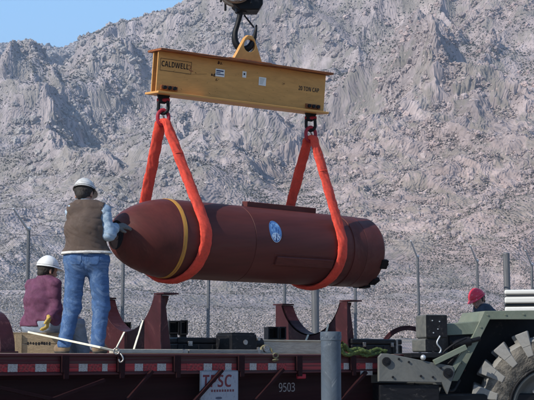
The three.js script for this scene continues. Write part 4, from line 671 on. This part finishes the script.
// ---------------------------------------------------------------- people: smooth joined distance fields meshed with surface nets
function surfaceNet(f, lo, hi, h) {
  const nx = Math.ceil((hi.x - lo.x) / h) + 2, ny = Math.ceil((hi.y - lo.y) / h) + 2, nz = Math.ceil((hi.z - lo.z) / h) + 2, D = new Float32Array(nx * ny * nz), id = (i, j, k) => (k * ny + j) * nx + i;
  for (let k = 0; k < nz; k++) for (let j = 0; j < ny; j++) for (let i = 0; i < nx; i++) D[id(i, j, k)] = f(lo.x + i * h, lo.y + j * h, lo.z + k * h);
  const vi = new Int32Array(nx * ny * nz).fill(-1), P = [], I = [], c = [[0, 0, 0], [1, 0, 0], [0, 1, 0], [1, 1, 0], [0, 0, 1], [1, 0, 1], [0, 1, 1], [1, 1, 1]], E = [[0, 1], [2, 3], [4, 5], [6, 7], [0, 2], [1, 3], [4, 6], [5, 7], [0, 4], [1, 5], [2, 6], [3, 7]];
  for (let k = 0; k < nz - 1; k++) for (let j = 0; j < ny - 1; j++) for (let i = 0; i < nx - 1; i++) {
    const v = c.map(([a, b, e]) => D[id(i + a, j + b, k + e)]); let m = 0; for (let q = 0; q < 8; q++) if (v[q] < 0) m |= 1 << q; if (m === 0 || m === 255) continue;
    let x = 0, y = 0, z = 0, n = 0; for (const [a, b] of E) if ((v[a] < 0) !== (v[b] < 0)) { const t = v[a] / (v[a] - v[b]); x += c[a][0] + (c[b][0] - c[a][0]) * t; y += c[a][1] + (c[b][1] - c[a][1]) * t; z += c[a][2] + (c[b][2] - c[a][2]) * t; n++; }
    vi[id(i, j, k)] = P.length / 3; P.push(lo.x + (i + x / n) * h, lo.y + (j + y / n) * h, lo.z + (k + z / n) * h);
  }
  const quad = (a, b, e, g, flip) => { if (a < 0 || b < 0 || e < 0 || g < 0) return; flip ? I.push(a, e, b, b, e, g) : I.push(a, b, e, b, g, e); };
  for (let k = 1; k < nz - 1; k++) for (let j = 1; j < ny - 1; j++) for (let i = 1; i < nx - 1; i++) {
    const s = D[id(i, j, k)] < 0;
    if (s !== (D[id(i + 1, j, k)] < 0)) quad(vi[id(i, j - 1, k - 1)], vi[id(i, j, k - 1)], vi[id(i, j - 1, k)], vi[id(i, j, k)], !s);
    if (s !== (D[id(i, j + 1, k)] < 0)) quad(vi[id(i - 1, j, k - 1)], vi[id(i, j, k - 1)], vi[id(i - 1, j, k)], vi[id(i, j, k)], s);
    if (s !== (D[id(i, j, k + 1)] < 0)) quad(vi[id(i - 1, j - 1, k)], vi[id(i, j - 1, k)], vi[id(i - 1, j, k)], vi[id(i, j, k)], !s);
  }
  const g = new THREE.BufferGeometry(), uv = []; for (let i = 0; i < P.length; i += 3) uv.push((P[i] + P[i + 2]) * 2.2, P[i + 1] * 2.2);
  g.setAttribute('position', new THREE.Float32BufferAttribute(P, 3)); g.setAttribute('uv', new THREE.Float32BufferAttribute(uv, 2)); g.setIndex(I); g.computeVertexNormals(); return g;
}
// tapered capsule a-b; flat squeezes it front to back (axis fa)
const cap = (a, b, ra, rb, kz = 1) => ({ a, b, ra, rb, kz });
function dCap(q, x, y, z) {
  const { a, b, ra, rb, kz } = q, ux = b.x - a.x, uy = b.y - a.y, uz = (b.z - a.z) * kz, px = x - a.x, py = y - a.y, pz = (z - a.z) * kz, L = ux * ux + uy * uy + uz * uz, t = L > 0 ? clamp((px * ux + py * uy + pz * uz) / L, 0, 1) : 0;
  return Math.hypot(px - ux * t, py - uy * t, pz - uz * t) - (ra + (rb - ra) * t);
}
function field(prims, k, grow = 0) {
  return (x, y, z) => { let d = 1e3; for (const q of prims) { const e = dCap(q, x, y, z); if (e > d + 0.25) continue; if (e > d + k) continue; const h = clamp(0.5 + 0.5 * (d - e) / k, 0, 1); d = d > 900 ? e : d + (e - d) * h - k * h * (1 - h); } return d - grow; };
}
function bounds(prims, pad) { const lo = V(9, 9, 9), hi = V(-9, -9, -9); for (const q of prims) for (const [p, r] of [[q.a, q.ra], [q.b, q.rb]]) { lo.min(V(p.x - r - pad, p.y - r - pad, p.z - r - pad)); hi.max(V(p.x + r + pad, p.y + r + pad, p.z + r + pad)); } return [lo, hi]; }
const mix = (a, b, t) => a.clone().lerp(b, t);
// hand: palm, four fingers of unequal length with two bends, thumb from the side of the palm
function handPrims(w, dir, nrm, side, curl) {
  dir = dir.clone().normalize(); nrm = nrm.clone().addScaledVector(dir, -nrm.dot(dir)).normalize(); const lat = V().crossVectors(dir, nrm).multiplyScalar(side), o = [], pt = (f, l, u) => w.clone().addScaledVector(dir, f).addScaledVector(lat, l).addScaledVector(nrm, u);
  const len = [0.070, 0.080, 0.074, 0.058];
  for (let i = 0; i < 4; i++) {
    const l = 0.030 - i * 0.020, k0 = pt(0.092 - 0.005 * Math.abs(i - 1), l, 0); o.push(cap(pt(0.01, l * 0.55, 0), k0, 0.014, 0.0115));
    let p = k0, ang = 0; for (const [f, r] of [[0.44, 0.0095], [0.32, 0.0088], [0.24, 0.008]]) { ang += curl * (0.85 + 0.1 * i); const q = p.clone().addScaledVector(dir, Math.cos(ang) * len[i] * f).addScaledVector(nrm, Math.sin(ang) * len[i] * f); o.push(cap(p, q, r, r * 0.93)); p = q; }
  }
  const t0 = pt(0.025, 0.030, 0.004), t1 = pt(0.058, 0.058, 0.014), t2 = pt(0.085, 0.066, 0.024); o.push(cap(t0, t1, 0.014, 0.011), cap(t1, t2, 0.011, 0.009)); o.push(cap(pt(-0.03, 0, 0), pt(0.02, 0, 0), 0.026, 0.020)); return o;
}
function headPrims(c, f, u) { // c centre of the skull, f where the face looks, u crown
  f = f.clone().normalize(); u = u.clone().addScaledVector(f, -u.dot(f)).normalize(); const r = V().crossVectors(f, u), p = (a, b, d) => c.clone().addScaledVector(r, a).addScaledVector(u, b).addScaledVector(f, d);
  return { r, u, f, p, prims: [cap(p(0, 0.03, -0.022), p(0, 0.03, 0.022), 0.082, 0.078), cap(p(0, -0.045, 0.03), p(0, -0.085, 0.062), 0.056, 0.030), cap(p(0, -0.01, 0.03), p(0, -0.04, 0.05), 0.066, 0.05), cap(p(0, 0.008, 0.094), p(0, -0.03, 0.112), 0.009, 0.015), cap(p(-0.034, 0.022, 0.082), p(0.034, 0.022, 0.082), 0.012, 0.012), cap(p(-0.02, -0.062, 0.088), p(0.02, -0.062, 0.088), 0.009, 0.009),
    ...[-1, 1].flatMap((s) => [cap(p(0.078 * s, 0.012, -0.012), p(0.086 * s, -0.028, -0.006), 0.015, 0.010)])] };
}
function buildPerson(t, J, C) {
  const H = headPrims(J.head, J.face, J.up), chestK = 1.3, hipMid = mix(J.hipL, J.hipR, 0.5), shMid = mix(J.shL, J.shR, 0.5), waist = mix(hipMid, J.chest, 0.45), nb = J.neck;
  const torso = (g) => [cap(J.hipL, J.hipR, 0.105 + g, 0.105 + g, 1.12), cap(hipMid, waist, 0.135 + g, 0.125 + g, 1.25), cap(waist, J.chest, 0.13 + g, 0.15 + g, chestK), cap(J.chest, shMid, 0.15 + g, 0.085 + g * 0.7, chestK), cap(mix(J.shL, shMid, 0.12), mix(J.shR, shMid, 0.12), 0.058 + g * 0.5, 0.058 + g * 0.5)];
  const arm = (s, g) => [cap(J['sh' + s], J['el' + s], 0.054 + g, 0.044 + g), cap(J['el' + s], J['wr' + s], 0.044 + g, 0.03 + g)];
  const leg = (s, g, h = g) => [cap(J['hip' + s], J['kn' + s], 0.092 + g, 0.063 + h), cap(J['kn' + s], J['an' + s], 0.06 + h, 0.042 + h * 1.25)];
  const foot = (s, g) => [cap(J['an' + s], J['to' + s].clone().lerp(J['an' + s], 0.35).setY(J['to' + s].y), 0.044 + g, 0.042 + g), cap(J['an' + s].clone().setY(J['to' + s].y), J['to' + s], 0.042 + g, 0.034 + g)];
  const hands = ['L', 'R'].map((s) => handPrims(J['wr' + s], J['hd' + s], J['hn' + s], (s === 'L' ? 1 : -1), J['cu' + s] ?? 0.5));
  const all = [...torso(0), ...arm('L', 0), ...arm('R', 0), ...leg('L', 0), ...leg('R', 0), ...foot('L', 0), ...foot('R', 0), cap(nb, J.head.clone().addScaledVector(H.u, -0.05), 0.058, 0.054), cap(mix(J.shL, nb, 0.5), nb, 0.05, 0.05), cap(mix(J.shR, nb, 0.5), nb, 0.05, 0.05)];
  const h = C.cell ?? 0.013; let [lo, hi] = bounds(all, 0.03);
  const gs = [surfaceNet(field(all, 0.05), lo, hi, h)];
  { const [a, b] = bounds(H.prims, 0.02); gs.push(surfaceNet(field([...H.prims, cap(nb, J.head.clone().addScaledVector(H.u, -0.05), 0.058, 0.054)], 0.025), a, b, 0.0055)); }
  for (const q of hands) { const [a, b] = bounds(q, 0.01); gs.push(surfaceNet(field(q, 0.008), a, b, 0.0042)); }
  obj('body', gs, C.skin, t);
  const fold = (q) => { const m = 1 - Math.abs(q); return m * m * 2 - 1; };   // creases
  const wrink = (amp, s) => (x, y, z) => { const tw = y + 0.5 * x + 0.35 * z; return amp * (0.55 * n3(x * 5 + s, y * 7, z * 5) + 0.6 * fold(n3(x * 4.5 + s, tw * 11, z * 4.5)) + 0.12 * n3(x * 16, (y - 0.5 * x) * 26 + s, z * 16)); };
  // trousers
  { const pr = [...torso(0.018).slice(0, 2), ...leg('L', 0.016, 0.021), ...leg('R', 0.016, 0.021)], f = field(pr, 0.045), w = wrink(0.0062, 3), [a, b] = bounds(pr, 0.04);
    const kn = [J.knL, J.knR, J.anL, J.anR, J.hipL, J.hipR];
    obj('trousers', surfaceNet((x, y, z) => { let k = 0.55; for (const p of kn) { const d = Math.hypot(x - p.x, y - p.y, z - p.z); k += 0.8 * Math.exp(-d * d / 0.02); } const seam = C.pockets && z > hipMid.z ? 0.005 * Math.exp(-Math.pow((x - hipMid.x) / 0.006, 2)) : 0; return Math.max(f(x, y, z) + w(x, y, z) * k + seam, y - C.beltY, C.cuffY !== undefined ? C.cuffY - y : -1); }, a, b, h * 0.85), C.trousers, t);
    if (C.pockets) for (const sx of [-1, 1]) { const cx = hipMid.x + sx * 0.085, cy = hipMid.y + 0.005; obj('back_pocket', surfaceNet((x, y, z) => Math.max(f(x, y, z) + w(x, y, z) * 0.55 - 0.0045, Math.abs(x - cx) - 0.058 + Math.max(0, cy - 0.03 - y) * 0.5, Math.abs(y - cy) - 0.065, hipMid.z + 0.03 - z), V(cx - 0.1, cy - 0.1, hipMid.z), V(cx + 0.1, cy + 0.1, hipMid.z + 0.25), 0.005), C.trousers, t); } }
  // shirt with sleeves
  { const pr = [...torso(C.shirtGrow ?? 0.022), ...arm('L', 0.019), ...arm('R', 0.019), cap(nb.clone().add(V(0, -0.02, 0)), nb.clone().add(V(0, 0.035, 0)), 0.068, 0.066), cap(mix(J.shL, nb, 0.5), nb, 0.062, 0.066), cap(mix(J.shR, nb, 0.5), nb, 0.062, 0.066)], f = field(pr, 0.045), w = wrink(0.009, 11), [a, b] = bounds(pr, 0.04);
    const cut = ['L', 'R'].map((s) => { const d = J['wr' + s].clone().sub(J['el' + s]).normalize(); return [J['wr' + s].clone().addScaledVector(d, -0.01), d]; });
    obj('shirt', surfaceNet((x, y, z) => { let d = f(x, y, z) + w(x, y, z); d = Math.max(d, C.hemY - y, y - (nb.y + 0.055)); for (const [p, n] of cut) { const e = (x - p.x) * n.x + (y - p.y) * n.y + (z - p.z) * n.z; if (Math.hypot(x - p.x, y - p.y, z - p.z) < 0.16) d = Math.max(d, e); } return d; }, a, b, h * 0.85), C.shirt, t); }
  if (C.vest) { const pr = [...torso(0.056), cap(J.shL.clone().lerp(nb, 0.3), nb, 0.078, 0.082), cap(J.shR.clone().lerp(nb, 0.3), nb, 0.078, 0.082)], f = field(pr, 0.05), w = wrink(0.006, 21), [a, b] = bounds(pr, 0.04), hole = arm('R', 0.034).slice(0, 1), fh = field(hole, 0.02);
    obj('vest', surfaceNet((x, y, z) => Math.max(f(x, y, z) + w(x, y, z) + 0.004 * Math.exp(-Math.pow((y - 1.325 + 0.06 * Math.abs(x)) / 0.007, 2)), C.vestY + 0.02 * x - y, y - (nb.y + 0.05), -fh(x, y, z) - 0.004), a, b, h * 0.85), C.vest, t);
    obj('vest_trim', surfaceNet((x, y, z) => Math.max(f(x, y, z) + w(x, y, z) - 0.003, C.vestY - 0.012 + 0.02 * x - y, y - (C.vestY + 0.014 + 0.02 * x)), V(a.x, C.vestY - 0.06, a.z), V(b.x, C.vestY + 0.06, b.z), h * 0.6), C.trim, t); }
  if (C.belt) { const f = field(torso(0.024).slice(0, 3), 0.045), [a, b] = bounds(torso(0.03), 0.04); obj('belt', surfaceNet((x, y, z) => Math.max(f(x, y, z), y - C.beltY - 0.004, C.beltY - 0.04 - y), V(a.x, C.beltY - 0.08, a.z), V(b.x, C.beltY + 0.04, b.z), h * 0.7), C.belt, t); }
  for (const s of ['L', 'R']) { const pr = foot(s, 0.012), f = field(pr, 0.03), [a, b] = bounds(pr, 0.03), y0 = J['to' + s].y - 0.045, bt = obj('boot', surfaceNet((x, y, z) => Math.max(f(x, y, z), y0 - y, y - J['an' + s].y - 0.03), a, b, 0.008), C.boots, t);
    obj('sole', surfaceNet((x, y, z) => Math.max(f(x, y, z) - 0.006, y0 - y, y - y0 - 0.022), a, b, 0.007), C.sole, bt); }
  if (C.glove) hands.forEach((q, i) => { const [a, b] = bounds(q, 0.02), f = field(q, 0.009, 0.0035); obj('glove', surfaceNet((x, y, z) => f(x, y, z) + 0.0015 * n3(x * 70, y * 70, z * 70), a, b, 0.0042), C.glove, t); });
  // hair below the hat, hat with brim
  { const f = field(H.prims.slice(0, 1), 0.02, 0.012), nk = field([cap(H.p(0, -0.03, -0.055), H.p(0, 0.0, -0.045), 0.058, 0.062)], 0.02), [a, b] = bounds(H.prims.slice(0, 2), 0.04);
    obj('hair', surfaceNet((x, y, z) => { const dx = x - J.head.x, dy = y - J.head.y, dz = z - J.head.z, fw = dx * H.f.x + dy * H.f.y + dz * H.f.z, uw = dx * H.u.x + dy * H.u.y + dz * H.u.z; return Math.max(Math.min(f(x, y, z), nk(x, y, z)) + 0.004 * n3(x * 60, y * 30, z * 60), fw - 0.035 - Math.max(0, uw - 0.05) * 0.8); }, a, b, 0.0065), C.hair, t); }
  for (const s of [-1, 1]) obj('eye', new THREE.SphereGeometry(0.0105, 12, 8).translate(...H.p(0.031 * s, 0.003, 0.086).toArray()), C.eye, t);
  const hat = new THREE.Group(); hat.name = 'hard_hat'; hat.position.copy(H.p(0, 0.058, -0.002)); hat.quaternion.setFromRotationMatrix(new THREE.Matrix4().makeBasis(H.r.clone().negate(), H.u, H.f)); if (C.hatTilt) hat.rotateX(C.hatTilt); t.add(hat);
  const shell = new THREE.SphereGeometry(1, 40, 20, 0, Math.PI * 2, 0, Math.PI / 2), p = shell.attributes.position;
  for (let i = 0; i < p.count; i++) { const x = p.getX(i), y = p.getY(i), z = p.getZ(i), rib = y > 0.3 ? 0.05 * Math.exp(-x * x / 0.006) + 0.025 * Math.exp(-Math.pow(Math.abs(x) - 0.36, 2) / 0.006) : 0; p.setXYZ(i, x * 0.106 * (1 - 0.12 * y), y * 0.108 * (1 + rib), z * 0.128 * (1 - 0.1 * y)); }
  shell.computeVertexNormals(); obj('shell', shell, C.hat, hat);
  const br = new THREE.RingGeometry(0.9, 1.0, 48, 3).rotateX(-Math.PI / 2), bp = br.attributes.position; const top = br; for (let i = 0; i < bp.count; i++) { const x = bp.getX(i), z = bp.getZ(i), r = Math.hypot(x, z), ca = z / r, k = (r - 0.9) / 0.1, ext = 0.010 + 0.045 * Math.pow(Math.max(0, ca), 2); bp.setXYZ(i, x / r * (0.104 + ext * k), -0.004 - 0.012 * k - 0.012 * k * Math.max(0, ca), z / r * (0.126 + ext * k)); }
  const under = br.clone(); { const q = under.attributes.position; for (let i = 0; i < q.count; i++) q.setY(i, q.getY(i) - 0.005); const ix = under.index.array; for (let i = 0; i < ix.length; i += 3) { const s = ix[i]; ix[i] = ix[i + 1]; ix[i + 1] = s; } } br.computeVertexNormals(); under.computeVertexNormals();
  obj('brim', [br, under], C.hat, hat);
}
const skin = flat([0.36, 0.19, 0.13], 0.6), hairDark = flat([0.02, 0.015, 0.012], 0.8), eyeM = flat([0.5, 0.48, 0.45], 0.3);
const denim = surface([0.055, 0.11, 0.235], { vary: 0.25, wear: [0.10, 0.165, 0.29], wearAmt: 0.3, rough: 0.92, f: 4, fine: 0.12, bump: 0.0006 });
const cloth = (c, o = {}) => surface(c, { vary: 0.2, rough: 0.95, f: 5, fine: 0.12, bump: 0.0006, ...o });
const leather = surface([0.22, 0.15, 0.09], { rough: 0.7, f: 5, dirt: 0.3 }), soleM = flat([0.05, 0.045, 0.04], 0.9);
{ // standing worker, back to us, right hand on the nose of the bomb
  const p = onDeck(84, 11.85), t = thing('person', 'standing worker in brown vest, jeans and grey hard hat touching the bomb nose', 'person', p);
  buildPerson(t, {
    hipL: V(-0.095, 0.92, 0.02), hipR: V(0.11, 0.92, 0.0), chest: V(-0.005, 1.22, 0.0), shL: V(-0.14, 1.395, 0.0), shR: V(0.165, 1.40, -0.03), neck: V(-0.02, 1.47, -0.035), head: V(-0.04, 1.585, -0.075), face: V(0.30, -0.32, -1), up: V(0, 1, -0.2),
    elL: V(-0.125, 1.16, -0.19), wrL: V(0.03, 1.10, -0.33), hdL: V(0.6, -0.1, -0.7), hnL: V(0.3, -0.9, 0.1), elR: V(0.225, 1.17, 0.03), wrR: V(0.275, 1.262, -0.125), hdR: V(0.85, 0.10, -0.36), hnR: V(0.45, -0.35, -0.6), cuR: 0.3,
    knL: V(-0.125, 0.47, -0.02), knR: V(0.155, 0.47, -0.04), anL: V(-0.185, 0.09, 0.05), anR: V(0.135, 0.09, 0.02), toL: V(-0.27, 0.045, -0.10), toR: V(0.165, 0.045, -0.18),
  }, { cell: 0.0095, pockets: true, skin, trousers: denim, shirt: cloth([0.24, 0.32, 0.41], { wear: [0.36, 0.43, 0.50], wearAmt: 0.3 }), vest: cloth([0.088, 0.062, 0.050], { vary: 0.15, fine: 0.05, dirt: 0.15, dirtCol: [0.16, 0.12, 0.1] }), trim: cloth([0.55, 0.53, 0.50]), boots: leather, sole: soleM, glove: cloth([0.14, 0.13, 0.12]), hair: hairDark, eye: eyeM, hat: surface([0.55, 0.54, 0.52], { vary: 0.1, rough: 0.45, wear: [0.35, 0.34, 0.32], wearAmt: 0.25 }), beltY: 1.03, cuffY: 0.055, hemY: 0.96, vestY: 0.985 });
}
{ // seated worker in purple on the crate at the far side of the deck
  const p = onDeck(42, 13.0), t = thing('person', 'seated worker in purple shirt and white hard hat behind the standing man', 'person', p);
  buildPerson(t, {
    hipL: V(-0.11, 0.31, -0.04), hipR: V(0.08, 0.31, 0.04), chest: V(-0.02, 0.58, -0.01), shL: V(-0.14, 0.735, -0.08), shR: V(0.125, 0.73, 0.05), neck: V(0.02, 0.79, -0.02), head: V(0.03, 0.895, -0.04), face: V(0.9, -0.15, -0.75), up: V(0.15, 1, -0.1),
    elL: V(-0.16, 0.47, -0.20), wrL: V(0.06, 0.40, -0.30), hdL: V(0.8, -0.1, -0.3), hnL: V(0.2, -0.9, 0.2), elR: V(0.15, 0.47, 0.06), wrR: V(0.10, 0.30 + 0.07, 0.20), hdR: V(-0.1, -0.85, 0.35), hnR: V(-0.8, 0.1, 0.1), cuR: 0.5,
    knL: V(0.22, 0.36, -0.34), knR: V(0.34, 0.34, -0.14), anL: V(0.30, -0.05, -0.42), anR: V(0.42, 0.02, -0.22), toL: V(0.44, -0.09, -0.52), toR: V(0.56, -0.03, -0.32),
  }, { skin, trousers: cloth([0.22, 0.26, 0.33]), shirt: cloth([0.125, 0.045, 0.085], { vary: 0.25 }), boots: leather, sole: soleM, glove: cloth([0.50, 0.34, 0.09]), hair: hairDark, eye: eyeM, hat: surface([0.80, 0.80, 0.78], { vary: 0.05, rough: 0.35 }), beltY: 0.38, hemY: 0.29, shirtGrow: 0.036 });
}
{ // worker with a red hard hat kneeling on the deck beyond the loader
  const p = onDeck(484, 15.7), t = thing('person', 'worker in red hard hat and dark jacket bending down behind the loader fender', 'person', p);
  buildPerson(t, {
    hipL: V(0.12, 0.30, -0.10), hipR: V(0.12, 0.30, 0.10), chest: V(0.04, 0.46, 0), shL: V(0.0, 0.575, -0.17), shR: V(0.0, 0.575, 0.17), neck: V(-0.035, 0.60, 0), head: V(-0.065, 0.70, 0.03), face: V(-0.6, -0.42, 0.8), up: V(-0.45, 1, 0.1),
    elL: V(-0.16, 0.42, -0.22), wrL: V(-0.28, 0.26, -0.12), hdL: V(-0.7, -0.6, 0.1), hnL: V(-0.2, -0.6, 0.4), elR: V(-0.15, 0.42, 0.22), wrR: V(-0.28, 0.26, 0.12), hdR: V(-0.7, -0.6, -0.1), hnR: V(-0.2, -0.6, -0.4),
    knL: V(-0.22, 0.16, -0.14), knR: V(-0.22, 0.16, 0.14), anL: V(0.18, 0.07, -0.13), anR: V(0.18, 0.07, 0.13), toL: V(0.32, 0.05, -0.13), toR: V(0.32, 0.05, 0.13),
  }, { cell: 0.015, skin, trousers: denim, shirt: cloth([0.035, 0.045, 0.065]), boots: leather, sole: soleM, hair: hairDark, eye: eyeM, hat: surface([0.60, 0.035, 0.065], { vary: 0.1, rough: 0.4, wear: [0.7, 0.3, 0.3], wearAmt: 0.15 }), beltY: 0.40, hemY: 0.27, cuffY: undefined });
}
renderer.render(scene, camera);
